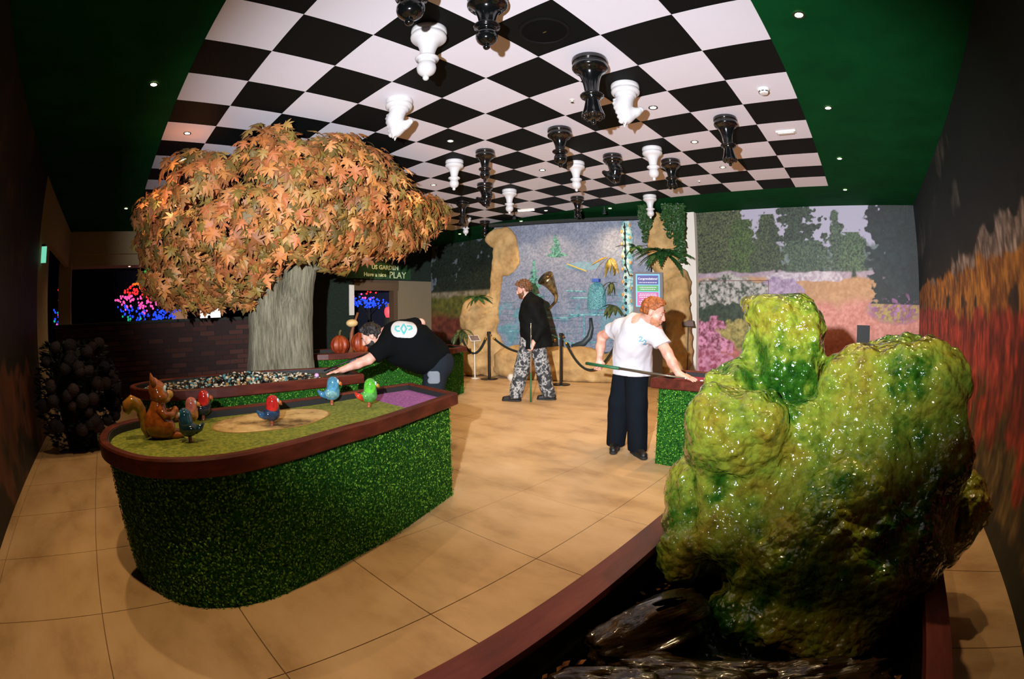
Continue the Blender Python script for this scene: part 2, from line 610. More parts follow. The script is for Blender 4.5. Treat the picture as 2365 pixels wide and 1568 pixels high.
p.c *= (0.30 + 0.55 * np.clip(0.5 + 0.8 * p.n(22, 3, 0.45), 0, 1))[..., None]          # flower and stem speckle of the print
p.mesh('mural_print', lambda u, v: np.stack([np.full_like(u, XR - 0.006), u, v], 1), wall_right)

# left wall, dim planting print, then plain plaster towards the lobby
wall_left = wall('wall_left', m_dark, (-6.6, XR, YL - 0.1, YL, 0, ZC))
p = Paint(-6.6, XR, 0.0, ZC, 0.03, (16, 17, 14), 51)
p.fill(np.clip(p.n(2, 4) * 3 - 0.7, 0, 1), (34, 28, 22), (64, 50, 38), 8, ax=0.4)
p.fill(np.clip((1.5 - p.v + p.n(2) * 0.2) / 0.2, 0, 1) * np.clip(p.n(2.5, 4) * 3 - 0.2, 0, 1), (44, 24, 20), (92, 52, 36), 8, ax=0.4)
p.mesh('mural_print', lambda u, v: np.stack([u, np.full_like(u, YL + 0.006), v], 1), wall_left, True)
m_bf = mat('plaster_dim', srgb(172, 152, 114), 0.85, bump=(40, 0.04, 0.003))
wall('wall_left_lobby', m_bf, (-7.7, -6.6, YL - 0.1, YL, 0, ZC), (XE, -7.7, YL - 0.1, YL, 2.5, ZC))

# end wall: header over the lobby opening, hedge pier, doorway, panel
wall('wall_end', m_bf, (XE - 0.15, XE, YL - 0.1, 4.6, 2.75, ZC), (XE - 0.8, XE - 0.15, YL - 0.1, 4.6, 2.52, 2.8), (XE - 0.2, XE, YL - 0.25, YL + 0.07, 0, 2.6))
m_hedgewall = mat('hedge_dark', srgb(14, 26, 16), 0.9, ramp=[(0.35, srgb(8, 16, 10)), (0.7, srgb(22, 44, 24))], nscale=25, bump=(40, 0.5, 0.02))
wall('wall_end_hedge', m_hedgewall, (XE - 0.2, XE, 4.6, 6.05, 0, ZC), (XE - 0.2, XE, 6.05, YF, 2.2, ZC))
m_lintel = mat('lintel_brown', srgb(86, 66, 44), 0.8)
tag(MB().box(XE - 0.2, XE + 0.02, 6.2, 7.62, 1.92, 2.2).box(XE - 0.2, XE + 0.03, 7.45, 7.58, 0, 1.92).build('trim_doorway', m_lintel), kind='structure')
tag(MB().box(XE - 0.2, XE + 0.02, 6.05, 6.2, 1.28, 2.06).build('trim_jamb_white', m_white), kind='structure')
wall('wall_end_jamb', m_dark, (XE - 0.2, XE, 6.05, 6.2, 0, 2.2))
wall('wall_end_panel', mat('panel_taupe', srgb(122, 108, 82), 0.8, bump=(60, 0.05, 0.003)), (XE - 0.2, XE, 7.58, YF, 0, 2.08), (XE - 0.2, XE, 7.62, YF, 2.08, 2.2))
# outside of the openings
m_night = mat('night_wall', srgb(24, 28, 44), 0.9)
wall('wall_lobby', m_night, (XE - 6.2, XE - 6, YL - 4, YF, 0, 4), (XE - 6, -5, YL - 4.2, YL - 4, 0, 4), (XE - 6, XE - 0.2, 4.9, 5.0, 0, 4), (XE - 6, XE - 0.2, YF, YF + 0.1, 0, 4))
tag(MB().box(XE - 6, XE - 0.8, YL - 4, YF, 3.4, 3.5).box(XE, -5, YL - 4, YL - 0.1, 3.4, 3.5).build('ceiling_lobby', m_dark), kind='structure')
tag(MB().box(-3.28, -3.12, YF - 0.14, YF - 0.001, 0, ZC).build('trim_post_white', mat('post_white', srgb(214, 206, 190), 0.6)), kind='structure')

# ------------------------------------------------------------------ turf covered game tables
m_wood = mat('rim_wood', srgb(86, 34, 22), 0.4, spec=0.3, ramp=[(0.3, srgb(62, 24, 16)), (0.55, srgb(88, 36, 23)), (0.75, srgb(112, 50, 32))], nscale=6, detail=6, stretch=(3, 0.6, 3), bump=(30, 0.08, 0.003))
m_turfbase = mat('turf_base', srgb(20, 66, 18), 0.9, spec=0.1, ramp=[(0.35, srgb(10, 40, 10)), (0.6, srgb(36, 92, 26))], nscale=60, bump=(90, 0.6, 0.01))
m_leafy = mat('turf_leaf', (1, 1, 1, 1), 0.8, spec=0.15, tint=True)
m_felt_g = mat('felt_green', srgb(112, 126, 30), 0.95, ramp=[(0.35, srgb(84, 102, 22)), (0.65, srgb(140, 146, 46))], nscale=45, detail=4, bump=(180, 0.4, 0.004))
m_felt_p = mat('felt_purple', srgb(150, 84, 150), 0.95, ramp=[(0.35, srgb(120, 66, 126)), (0.65, srgb(168, 100, 162))], nscale=60, bump=(180, 0.3, 0.004))
m_felt_m = mat('felt_magenta', srgb(140, 34, 66), 0.95, bump=(180, 0.3, 0.004))
m_lining = mat('lining_black', srgb(26, 28, 26), 0.7)


def smoothpoly(pts, k=5, closed=False):
    P = [Vector((x, y, 0)) for x, y in pts]
    out = []
    for i in range(len(P) - 1):
        p0, p1, p2, p3 = P[max(i - 1, 0)], P[i], P[i + 1], P[min(i + 2, len(P) - 1)]
        for j in range(k):
            t = j / k
            q = 0.5 * ((2 * p1) + (p2 - p0) * t + (2 * p0 - 5 * p1 + 4 * p2 - p3) * t * t + (3 * p1 - p0 - 3 * p2 + p3) * t ** 3)
            out.append((q.x, q.y))
    out.append((P[-1].x, P[-1].y))
    return out


def inset(poly, d):
    """poly counter-clockwise; positive d moves inwards"""
    n = len(poly)
    out = []
    for i in range(n):
        a, b, c = Vector(poly[i - 1]), Vector(poly[i]), Vector(poly[(i + 1) % n])
        e1, e2 = (b - a).normalized(), (c - b).normalized()
        n1, n2 = Vector((-e1.y, e1.x)), Vector((-e2.y, e2.x))
        s = n1 + n2
        s = s / max(s.dot(n1), 0.35)
        out.append((b.x + s.x * d, b.y + s.y * d))
    return out


def area2(p):
    return sum(p[i - 1][0] * p[i][1] - p[i][0] * p[i - 1][1] for i in range(len(p)))


def turf_leaves(parent, poly, z0, z1, count, seed, only=None):
    rs = np.random.default_rng(seed)
    P = np.array(poly + [poly[0]])
    seg = np.linalg.norm(np.diff(P, axis=0), axis=1)
    cum = np.concatenate([[0], np.cumsum(seg)])
    u = rs.uniform(0, cum[-1], count)
    k = np.clip(np.searchsorted(cum, u) - 1, 0, len(seg) - 1)
    t = ((u - cum[k]) / seg[k])[:, None]
    base = P[k] * (1 - t) + P[k + 1] * t
    e = (P[k + 1] - P[k]) / seg[k][:, None]
    nrm = np.stack([e[:, 1], -e[:, 0], np.zeros(count)], 1)
    c = np.concatenate([base, rs.uniform(z0 + 0.004, z1 - 0.004, (count, 1))], 1) + nrm * rs.uniform(0.0, 0.012, (count, 1))
    tang = np.concatenate([e, np.zeros((count, 1))], 1)
    upv = np.array([0, 0, 1.0])
    ang = rs.uniform(0, 2 * np.pi, (count, 1))
    d = tang * np.cos(ang) + upv * np.sin(ang)
    d = d + nrm * rs.uniform(0.05, 0.45, (count, 1))
    d /= np.linalg.norm(d, axis=1, keepdims=True)
    w = np.cross(d, nrm) + rs.normal(0, 0.25, (count, 3))
    w /= np.linalg.norm(w, axis=1, keepdims=True)
    L = rs.uniform(0.010, 0.019, (count, 1))
    V = np.stack([c, c + d * L * 0.5 + w * L * 0.32, c + d * L, c + d * L * 0.5 - w * L * 0.32], 1).reshape(-1, 3)
    F = np.arange(count * 4).reshape(-1, 4)
    o = meshobj('turf_leaves', V, F, m_leafy, parent)
    g = rs.uniform(0, 1, (count, 1))
    cols = lin((22, 80, 18)) * (1 - g) + lin((124, 184, 58)) * g ** 1.4
    setcol(o, np.repeat(cols, 4, 0))
    o['kind'] = 'stuff'
    return o


def game_table(outline, label, leaves, bed_m, zrim=0.775, seed=1, loc0=None):
    if area2(outline) < 0:
        outline = outline[::-1]
    c = (sum(x for x, y in outline) / len(outline), sum(y for x, y in outline) / len(outline))
    t = empty('game_table', (c[0], c[1], 0), 0, label, 'game table', 'turf sided game tables')
    loc = [(x - c[0], y - c[1]) for x, y in outline]
    body = inset(loc, 0.055)
    zb = zrim - 0.085
    MB().prism(body, 0.0, zb).build('turf_body', m_turfbase, t)
    turf_leaves(t, body, 0.0, zb, leaves, seed)
    prof = [(0.012, zb - 0.004), (0.0, zb + 0.004), (0.0, zrim - 0.010), (0.008, zrim), (0.044, zrim), (0.052, zrim - 0.008), (0.052, zrim - 0.07), (0.03, zb - 0.004)]
    rings = [[(x, y, z) for x, y in inset(loc, d)] for d, z in prof]
    n = len(loc)
    vs = [v for r in rings for v in r]
    m = len(rings)
    fs = [(j * n + i, j * n + (i + 1) % n, ((j + 1) % m) * n + (i + 1) % n, ((j + 1) % m) * n + i) for j in range(m) for i in range(n)]
    meshobj('rim', vs, fs, m_wood, t)
    inn = inset(loc, 0.0535)
    lin_o, lin_i = inn, inset(loc, 0.060)
    vs = [(x, y, zrim - 0.06) for x, y in lin_o] + [(x, y, zrim - 0.012) for x, y in lin_o] + [(x, y, zrim - 0.012) for x, y in lin_i] + [(x, y, zrim - 0.06) for x, y in lin_i]
    fs = [(j * n + i, j * n + (i + 1) % n, ((j + 1) % 4) * n + (i + 1) % n, ((j + 1) % 4) * n + i) for j in range(4) for i in range(n)]
    meshobj('cushion', vs, fs, m_lining, t)
    MB().prism(inset(loc, 0.056), zb - 0.002, zrim - 0.05).build('bed', bed_m, t)
    return t, loc, c


T1 = [(-2.52, 2.24), (-3.17, 2.30)] + smoothpoly([(-3.17, 2.30), (-3.16, 1.96), (-3.11, 1.5), (-3.10, 0.97), (-3.10, 0.50), (-3.05, 0.10), (-2.90, -0.11), (-2.67, -0.17), (-2.47, -0.15), (-2.29, -0.07), (-2.13, 0.05), (-2.03, 0.22), (-1.98, 0.45), (-2.02, 0.75), (-2.13, 1.13), (-2.22, 1.46), (-2.52, 2.24)], 4)[1:-1]
t1, l1, c1 = game_table(T1, 'large turf game table in front, rounded end with squirrel and birds on it', 26000, m_felt_g, seed=3)
inner = inset([(x, y) for x, y in l1], 0.06)
# purple end strip
pur = [q for q in inner if q[1] + c1[1] > 1.93] + []
ys = 1.80 - c1[1]
k0 = [i for i, q in enumerate(inner) if q[1] > ys]
xs = [(inner[i], inner[(i + 1) % len(inner)]) for i in range(len(inner)) if (inner[i][1] - ys) * (inner[(i + 1) % len(inner)][1] - ys) < 0]
poly = []
for i in range(len(inner)):
    a, b = inner[i], inner[(i + 1) % len(inner)]
    if a[1] > ys:
        poly.append(a)
    if (a[1] - ys) * (b[1] - ys) < 0:
        f = (ys - a[1]) / (b[1] - a[1])
        poly.append((a[0] + (b[0] - a[0]) * f, ys))
MB().prism(poly, 0.722, 0.7268).build('purple_felt', m_felt_p, t1)
# printed wood-slice oval on the green felt
m_oval = mat('oval_print', srgb(206, 176, 112), 0.9, ramp=[(0.36, srgb(96, 74, 36)), (0.5, srgb(196, 164, 104)), (0.66, srgb(222, 198, 138))], nscale=4.5, detail=7, bump=(150, 0.2, 0.003))
ov = MB()
N_ = 48
ring = lambda s, z: [(-2.76 - c1[0] + s * (0.26 * math.cos(a) - 0.03 * math.sin(a)) * (1 + 0.03 * math.sin(5 * a)), 0.94 - c1[1] + s * 0.40 * math.sin(a), z) for a in [2 * math.pi * k / N_ for k in range(N_)]]
ov.add(ring(1, 0.7252) + ring(0.99, 0.7275), [(i, (i + 1) % N_, N_ + (i + 1) % N_, N_ + i) for i in range(N_)] + [tuple(range(N_, 2 * N_))])
ov.build('wood_slice_print', m_oval, t1)
ov = MB()
ov.add(ring(1.01, 0.7255) + ring(1.01, 0.7282) + ring(0.975, 0.7282), [(j * N_ + i, j * N_ + (i + 1) % N_, (j + 1) * N_ + (i + 1) % N_, (j + 1) * N_ + i) for j in range(2) for i in range(N_)])
ov.build('oval_edge', mat('oval_edge', srgb(150, 120, 50), 0.9), t1)

T2 = [(-3.92, 2.30), (-4.60, 2.46)] + smoothpoly([(-4.60, 2.46), (-4.74, 2.15), (-4.92, 1.60), (-4.95, 0.95), (-4.92, 0.55), (-4.80, 0.24), (-4.62, 0.10), (-4.38, 0.14), (-4.12, 0.38), (-3.98, 0.86), (-3.93, 1.67), (-3.92, 2.30)], 4)[1:-1]
m_bed2 = mat('felt_dark', srgb(46, 60, 50), 0.9, ramp=[(0.35, srgb(30, 40, 34)), (0.6, srgb(90, 84, 60))], nscale=14)
t2, l2_, c2 = game_table(T2, 'second turf game table behind, with a bed of pebbles, man leaning on it', 12000, m_bed2, seed=5)
# pebbles: too many and too small to count
rs = np.random.default_rng(4)
pb = MB()
pc = []
inner2 = np.array(inset(l2_, 0.07))


def inside(px, py, poly):
    r = False
    for i in range(len(poly)):
        x0, y0 = poly[i - 1]
        x1, y1 = poly[i]
        if (y0 > py) != (y1 > py) and px < (x1 - x0) * (py - y0) / (y1 - y0) + x0:
            r = not r
    return r


for k in range(1500):
    yy = rs.uniform(0.25, 2.0)
    xx = rs.uniform(-4.9, -3.95)
    x, y = xx - c2[0], yy - c2[1]
    if not inside(x, y, inner2):
        continue
    hump = 0.09 * math.exp(-((yy - 1.25) / 0.42) ** 2) * math.exp(-((xx + 4.45) / 0.4) ** 2)
    r = rs.uniform(0.010, 0.024)
    n0 = len(pb.v)
    pb.ball((x, y, 0.733 + hump * rs.uniform(0.5, 1.0)), r, 6, 4, sq=(1, rs.uniform(0.7, 1.2), 0.7))
    q = rs.uniform()
    col = lin((24, 24, 22)) if q < 0.45 else lin((200, 190, 166)) if q < 0.72 else lin((74, 132, 136)) if q < 0.88 else lin((150, 116, 70))
    pc += [col] * (len(pb.v) - n0)
o = pb.build('pebble_bed', mat('pebble', (1, 1, 1, 1), 0.3, tint=True), t2, True)
setcol(o, np.array(pc))
o['kind'] = 'stuff'

t3, l3_, c3 = game_table([(-1.76, 3.74), (0.5, 3.74), (0.5, 4.42), (-1.76, 4.42)], 'right turf game table with magenta felt, half hidden by the mossy rock', 14000, m_felt_m, seed=7)
t4, l4_, c4 = game_table([(-5.78, 5.36), (-6.6, 5.45), (-7.1, 4.2), (-7.15, 2.8), (-6.75, 2.5), (-6.36, 2.66), (-6.2, 3.05), (-6.05, 3.7), (-5.58, 4.88)], 'farthest turf game table, behind the leaning man, with pumpkins on it', 8000, m_bed2, seed=9)

# ------------------------------------------------------------------ fountain basin and the mossy rock
FX0, FX1, FY0, FY1, FZ = -0.89, 0.60, 0.42, 3.02, 0.33
m_rimred = mat('basin_wood', srgb(110, 44, 36), 0.4, ramp=[(0.3, srgb(70, 28, 24)), (0.5, srgb(112, 46, 38)), (0.75, srgb(146, 76, 62))], nscale=3, detail=6, stretch=(2.5, 0.5, 2.5), bump=(30, 0.08, 0.003))
ft = empty('fountain_basin', ((FX0 + FX1) / 2, (FY0 + FY1) / 2, 0), 0, 'low rectangular fountain basin with dark red wooden rim', 'fountain')
ox, oy = (FX0 + FX1) / 2, (FY0 + FY1) / 2


def plank(x0, x1, y0, y1):
    MB().box(x0 - ox, x1 - ox, y0 - oy, y1 - oy, FZ - 0.035, FZ).build('rim_plank', m_rimred, ft)


plank(FX0, FX0 + 0.13, FY0, FY1)
plank(FX1 - 0.11, FX1, FY0, FY1)
plank(FX0 + 0.13, FX1 - 0.11, FY0, FY0 + 0.12)
plank(FX0 + 0.13, FX1 - 0.11, FY1 - 0.12, FY1)
m_bw = mat('basin_wall', srgb(16, 18, 14), 0.7)
for q in ((FX0 + 0.03, FX0 + 0.09, FY0 + 0.03, FY1 - 0.03), (FX1 - 0.08, FX1 - 0.03, FY0 + 0.03, FY1 - 0.03), (FX0 + 0.09, FX1 - 0.08, FY0 + 0.03, FY0 + 0.09), (FX0 + 0.09, FX1 - 0.08, FY1 - 0.09, FY1 - 0.03)):
    MB().box(q[0] - ox, q[1] - ox, q[2] - oy, q[3] - oy, 0, FZ - 0.035).build('basin_wall', m_bw, ft)
MB().box(FX0 + 0.09 - ox, FX1 - 0.08 - ox, FY0 + 0.09 - oy, FY1 - 0.09 - oy, 0.0, 0.02).build('basin_floor', m_bw, ft)
MB().box(FX0 + 0.09 - ox, FX1 - 0.08 - ox, FY0 + 0.09 - oy, FY1 - 0.09 - oy, 0.02, 0.11).build('water', mat('dark_water', srgb(6, 12, 9), 0.04, spec=0.5, bump=(9, 0.25, 0.01)), ft)

m_rock = bpy.data.materials.new('wet_moss')
m_rock.use_nodes = True
N, L = m_rock.node_tree.nodes, m_rock.node_tree.links
B = N['Principled BSDF']
geo = N.new('ShaderNodeNewGeometry')


def noise_ramp(scale, detail, ramp, off=(0, 0, 0)):
    mp = N.new('ShaderNodeMapping')
    mp.inputs['Location'].default_value = off
    L.new(geo.outputs['Position'], mp.inputs['Vector'])
    nz = N.new('ShaderNodeTexNoise')
    nz.inputs['Scale'].default_value = scale
    nz.inputs['Detail'].default_value = detail
    nz.inputs['Roughness'].default_value = 0.62
    L.new(mp.outputs['Vector'], nz.inputs['Vector'])
    cr = N.new('ShaderNodeValToRGB')
    e = cr.color_ramp.elements
    while len(e) < len(ramp):
        e.new(0.5)
    for k, (q, c) in enumerate(ramp):
        e[k].position, e[k].color = q, c
    L.new(nz.outputs['Fac'], cr.inputs['Fac'])
    return cr.outputs['Color']


c1_ = noise_ramp(3.2, 7, [(0.34, srgb(10, 64, 15)), (0.42, srgb(58, 112, 27)), (0.50, srgb(156, 176, 57)), (0.60, srgb(168, 160, 50)), (0.70, srgb(136, 98, 26))])
c2_ = noise_ramp(26, 5, [(0.33, (0.45, 0.45, 0.4, 1)), (0.58, (1, 1, 1, 1))], (3, 1, 2))
mx = N.new('ShaderNodeMix')
mx.data_type, mx.blend_type = 'RGBA', 'MULTIPLY'
mx.inputs[0].default_value = 0.8
L.new(c1_, mx.inputs[6])
L.new(c2_, mx.inputs[7])
L.new(mx.outputs[2], B.inputs['Base Color'])
B.inputs['Roughness'].default_value = 0.14
B.inputs['Specular IOR Level'].default_value = 0.6
B.inputs['Coat Weight'].default_value = 1.0
B.inputs['Coat Roughness'].default_value = 0.03
nb0 = N.new('ShaderNodeTexNoise')
nb0.inputs['Scale'].default_value = 20
nb0.inputs['Detail'].default_value = 2.5
L.new(geo.outputs['Position'], nb0.inputs['Vector'])
vr = N.new('ShaderNodeTexVoronoi')
vr.inputs['Scale'].default_value = 30
L.new(geo.outputs['Position'], vr.inputs['Vector'])
nb_m = N.new('ShaderNodeMath')
nb_m.operation = 'MULTIPLY_ADD'
L.new(vr.outputs['Distance'], nb_m.inputs[0])
nb_m.inputs[1].default_value = -0.5
L.new(nb0.outputs['Fac'], nb_m.inputs[2])
bp = N.new('ShaderNodeBump')
bp.inputs['Strength'].default_value = 0.8
bp.inputs['Distance'].default_value = 0.03
L.new(nb_m.outputs[0], bp.inputs['Height'])
L.new(bp.outputs['Normal'], B.inputs['Normal'])
L.new(bp.outputs['Normal'], B.inputs['Coat Normal'])


def _se(P, c, r, p_=3.2):
    q = np.abs((P - np.array(c)) / np.array(r))
    return ((q ** p_).sum(-1) ** (1 / p_) - 1) * min(r)


def rock_sdf(P):
    d = _se(P, (-0.365, 2.31, 1.10), (0.218, 0.19, 0.345))
    for c, r, k in (((0.18, 2.18, 0.86), (0.35, 0.30, 0.40), 0.03), ((-0.60, 2.17, 0.92), (0.125, 0.15, 0.24), 0.02), ((-0.46, 1.88, 0.85), (0.185, 0.16, 0.19), 0.02),
                    ((-0.44, 1.94, 0.60), (0.22, 0.19, 0.25), 0.03), ((-0.12, 2.14, 0.74), (0.34, 0.27, 0.27), 0.04), ((0.32, 2.12, 0.60), (0.27, 0.31, 0.44), 0.04)):
        d = smin(d, _se(P, c, r), k)
    for c, r, k in (((-0.10, 2.12, 0.40), (0.60, 0.54, 0.45), 0.04), ((-0.67, 1.98, 0.47), (0.15, 0.2, 0.25), 0.03), ((-0.62, 1.88, 0.29), (0.16, 0.18, 0.19), 0.04),
                    ((0.38, 1.92, 0.42), (0.22, 0.23, 0.33), 0.04), ((-0.05, 1.78, 0.14), (0.46, 0.28, 0.18), 0.05), ((0.70, 2.24, 0.44), (0.11, 0.17, 0.25), 0.02),
                    ((0.08, 1.86, 0.66), (0.18, 0.14, 0.18), 0.03), ((-0.18, 1.76, 0.46), (0.18, 0.15, 0.17), 0.03), ((0.26, 1.74, 0.36), (0.17, 0.13, 0.19), 0.03)):
        d = smin(d, _el(P, c, r), k)
    near = np.abs(d) < 0.14
    Q = P[near]
    x, y, z = Q[:, 0], Q[:, 1], Q[:, 2]
    big = fbm(x * 3.4, y * 3.4, z * 3.4, 3, 5)
    q = big * 3.5
    fl_ = np.floor(q)
    fr = q - fl_
    fr = np.clip((fr - 0.25) / 0.5, 0, 1)
    terr = (fl_ + fr * fr * (3 - 2 * fr)) / 3.5
    nz = 0.042 * terr + 0.012 * big - 0.036 * np.abs(fbm(x * 5.5, y * 5.5, z * 4.5, 2, 21)) - 0.014 * np.abs(fbm(x * 15, y * 15, z * 12, 2, 9)) + 0.026
    d[near] = d[near] + nz
    d = smax(d, P[..., 2] - 1.450 + 0.02 * np.sin(P[..., 0] * 9), 0.05)
    return np.maximum(d, 0.03 - P[..., 2])


rk = empty('mossy_rock', (-0.1, 2.1, 0.03), 0, 'big wet rock fountain covered in bright green moss', 'rock')
v_, f_ = surfnet(rock_sdf, (-1.05, 1.0, 0.0), (0.98, 2.9, 1.55), 0.0145)
rko = meshobj('rock_body', v_ - np.array([-0.1, 2.1, 0.03]), f_, m_rock, rk, True)
MB().box(0.10, 0.165, 0.18, 0.22, 1.14, 1.27).build('spout', m_bw, rk)

# wet driftwood and slabs lying in the basin
m_log = mat('wet_driftwood', srgb(60, 42, 22), 0.16, spec=0.6, coat=0.6, ramp=[(0.34, srgb(16, 13, 8)), (0.56, srgb(54, 39, 21)), (0.75, srgb(104, 76, 40))], nscale=7, detail=6, stretch=(1, 5, 5), coord='obj', bump=(16, 0.5, 0.015))
m_leafdry = mat('dry_leaf', srgb(176, 104, 42), 0.6, ramp=[(0.3, srgb(130, 66, 26)), (0.6, srgb(206, 138, 66))], nscale=30)


def slab(c, size, rz, tilt, seed, label):
    def f(P):
        q = P / np.array(size)
        k = np.power(np.abs(q), 2.6).sum(-1) ** (1 / 2.6)
        d = (k - 1) * min(size)
        x, y, z = P[..., 0], P[..., 1], P[..., 2]
        return d + 0.018 * fbm(x * 7, y * 26, z * 26, 3, seed) + 0.03 * fbm(x * 4, y * 6, z * 6, 2, seed + 3)
    s = np.array(size) * 1.25
    o = netobj('driftwood', f, -s, s, 0.012, m_log)
    o.location = c
    o.rotation_euler = (tilt, 0.0, rz)
    return tag(o, label, 'driftwood', 'driftwood lying in the fountain')


slab((-0.50, 0.98, 0.19), (0.24, 0.10, 0.085), math.radians(38), 0.1, 3, 'brown wet driftwood slab at the bottom edge beside the red rim')
slab((-0.55, 1.40, 0.20), (0.23, 0.11, 0.10), math.radians(60), -0.15, 8, 'long dark driftwood piece leaning in the basin left of the rock')
slab((-0.30, 1.18, 0.15), (0.26, 0.12, 0.09), math.radians(20), 0.1, 13, 'black wet driftwood in the middle of the basin water')
slab((0.16, 1.36, 0.13), (0.24, 0.11, 0.07), math.radians(25), 0.05, 23, 'black driftwood lying in the water at the right foot of the rock')
slab((0.06, 1.0, 0.14), (0.26, 0.12, 0.085), math.radians(-30), 0.0, 17, 'almost black driftwood nearest the camera under the rock')
rs = np.random.default_rng(12)
lf = MB()
for k in range(46):
    s = k % 2
    x = (-0.72 + rs.normal(0, 0.035)) if s == 0 else (0.40 + rs.normal(0, 0.025))
    y = rs.uniform(0.75, 1.85) if s == 0 else rs.uniform(1.1, 1.55)
    a, z, L_ = rs.uniform(0, 6.28), 0.115 + rs.uniform(0, 0.03), rs.uniform(0.02, 0.045)
    ca, sa = math.cos(a), math.sin(a)
    pts = [(0, 0, 0), (0.5, 0.3, 0.2), (1, 0, 0.3), (0.5, -0.3, 0.2)]
    lf.add([(x + L_ * (u * ca - v * sa), y + L_ * (u * sa + v * ca), z + L_ * w) for u, v, w in pts] + [(x + L_ * (u * ca - v * sa), y + L_ * (u * sa + v * ca), z + L_ * w - 0.002) for u, v, w in pts],
           [(0, 1, 2, 3), (7, 6, 5, 4), (0, 4, 5, 1), (1, 5, 6, 2), (2, 6, 7, 3), (3, 7, 4, 0)])
o = lf.build('leaf_litter', m_leafdry)
tag(o, 'orange dry leaf litter floating along the inside of the basin rim', 'leaf litter', kind='stuff')

# ------------------------------------------------------------------ artificial maple
m_bark = mat('bark_grey', srgb(122, 116, 92), 0.9, ramp=[(0.3, srgb(76, 72, 56)), (0.55, srgb(128, 122, 98)), (0.75, srgb(160, 154, 128))], nscale=9, detail=7, stretch=(4, 4, 0.5), bump=(22, 0.9, 0.02))
m_leaf = mat('maple_leaf', (1, 1, 1, 1), 0.55, tint=True, bump=(60, 0.2, 0.003))
tree = empty('maple_tree', (-5.5, 2.06, 0), 0, 'artificial autumn maple tree with grey forked trunk and orange leaves', 'tree')
TB = np.array([-5.5, 2.06, 0.0])
# trunk: two fused stems
STEMS = [[((-0.08, -0.2, 0.0), 0.25), ((-0.06, -0.18, 0.7), 0.235), ((-0.05, -0.17, 1.3), 0.215), ((0.0, -0.2, 1.75), 0.19), ((0.06, -0.3, 2.2), 0.13), ((0.1, -0.5, 2.7), 0.07)],
         [((0.05, 0.17, 0.0), 0.24), ((0.06, 0.16, 0.7), 0.225), ((0.05, 0.17, 1.4), 0.215), ((0.05, 0.24, 1.85), 0.19), ((0.1, 0.30, 2.3), 0.14), ((0.1, 0.2, 2.75), 0.08)]]


def trunk(P):
    d = None
    for st in STEMS:
        for (a, ra), (b, rb) in zip(st[:-1], st[1:]):
            q = _rc(P, a, b, ra, rb)
            d = q if d is None else smin(d, q, 0.05)
    ang = np.arctan2(P[..., 1], P[..., 0])
    return d + 0.012 * fbm(ang * 5, P[..., 2] * 1.2, P[..., 0] * 3, 3, 4)


netobj('trunk', trunk, (-0.55, -0.75, 0.0), (0.55, 0.65, 2.9), 0.022, m_bark, tree)
# crown lumps (centre, radii) in world space
LUMPS = [((-5.0, 2.52, 2.22), (0.5, 0.42, 0.26)), ((-5.0, 2.74, 2.24), (0.45, 0.28, 0.22)), ((-4.95, 3.3, 2.34), (0.4, 0.32, 0.2)), ((-5.3, 2.1, 2.62), (1.3, 1.3, 0.55)), ((-4.65, 2.35, 2.75), (0.75, 0.8, 0.42)), ((-4.7, 1.35, 2.7), (0.75, 0.70, 0.45)), ((-4.45, 1.85, 2.86), (0.5, 0.6, 0.30)),
         ((-4.95, 3.0, 2.62), (0.75, 0.72, 0.36)), ((-5.1, 3.45, 2.54), (0.5, 0.45, 0.28)), ((-5.0, 2.85, 2.46), (0.6, 0.5, 0.26)), ((-4.9, 0.95, 2.5), (0.6, 0.55, 0.46)),
         ((-5.4, 0.92, 2.3), (0.55, 0.42, 0.42)), ((-5.7, 0.78, 2.1), (0.5, 0.36, 0.42)), ((-5.1, 1.25, 2.05), (0.6, 0.5, 0.40)), ((-5.6, 0.9, 1.85), (0.5, 0.5, 0.36)),
         ((-5.35, 1.45, 1.82), (0.45, 0.42, 0.28)), ((-6.2, 2.2, 2.6), (1.0, 1.2, 0.5)), ((-6.2, 1.4, 2.3), (0.8, 0.8, 0.55)), ((-5.95, 3.2, 2.6), (0.8, 0.75, 0.38)), ((-4.9, 1.95, 2.38), (0.55, 0.6, 0.36)), ((-5.2, 3.15, 2.46), (0.45, 0.5, 0.22)), ((-5.55, 0.62, 2.5), (0.36, 0.26, 0.24))]
br = MB()
rs = np.random.default_rng(21)
for c, r in LUMPS:
    st = STEMS[0] if c[1] < 2.0 else STEMS[1]
    a = Vector(st[3][0])
    b = Vector(c) - Vector(TB)
    m1 = a.lerp(b, 0.45) + Vector(rs.normal(0, 0.06, 3))
    MB().tube([a, m1, b], [0.06, 0.04, 0.02], 8).build('branch', m_bark, tree, True)
# one maple leaf, unit size, stalk at origin, tip along +y
HALF = [(0.03, 0.0), (0.26, -0.12), (0.15, 0.07), (0.38, 0.06), (0.60, 0.18), (0.40, 0.24), (0.18, 0.27), (0.36, 0.42), (0.50, 0.66), (0.27, 0.56), (0.12, 0.48), (0.20, 0.66), (0.11, 0.76), (0.0, 1.0)]
LV = [(x, y, -0.22 * abs(x) - 0.16 * y * y) for x, y in HALF] + [(-x, y, -0.22 * abs(x) - 0.16 * y * y) for x, y in HALF[-2::-1]] + [(0, 0.35, 0.02)]
nL = len(LV) - 1
LF = [(i, (i + 1) % nL, nL) for i in range(nL)]
LVn = np.array(LV)
LVn[:, 1] -= 0.0
LEAFCOL = [(176, 108, 52), (192, 126, 64), (146, 104, 48), (178, 104, 58), (160, 124, 62), (138, 84, 42), (192, 130, 76), (128, 106, 46), (108, 88, 40)]


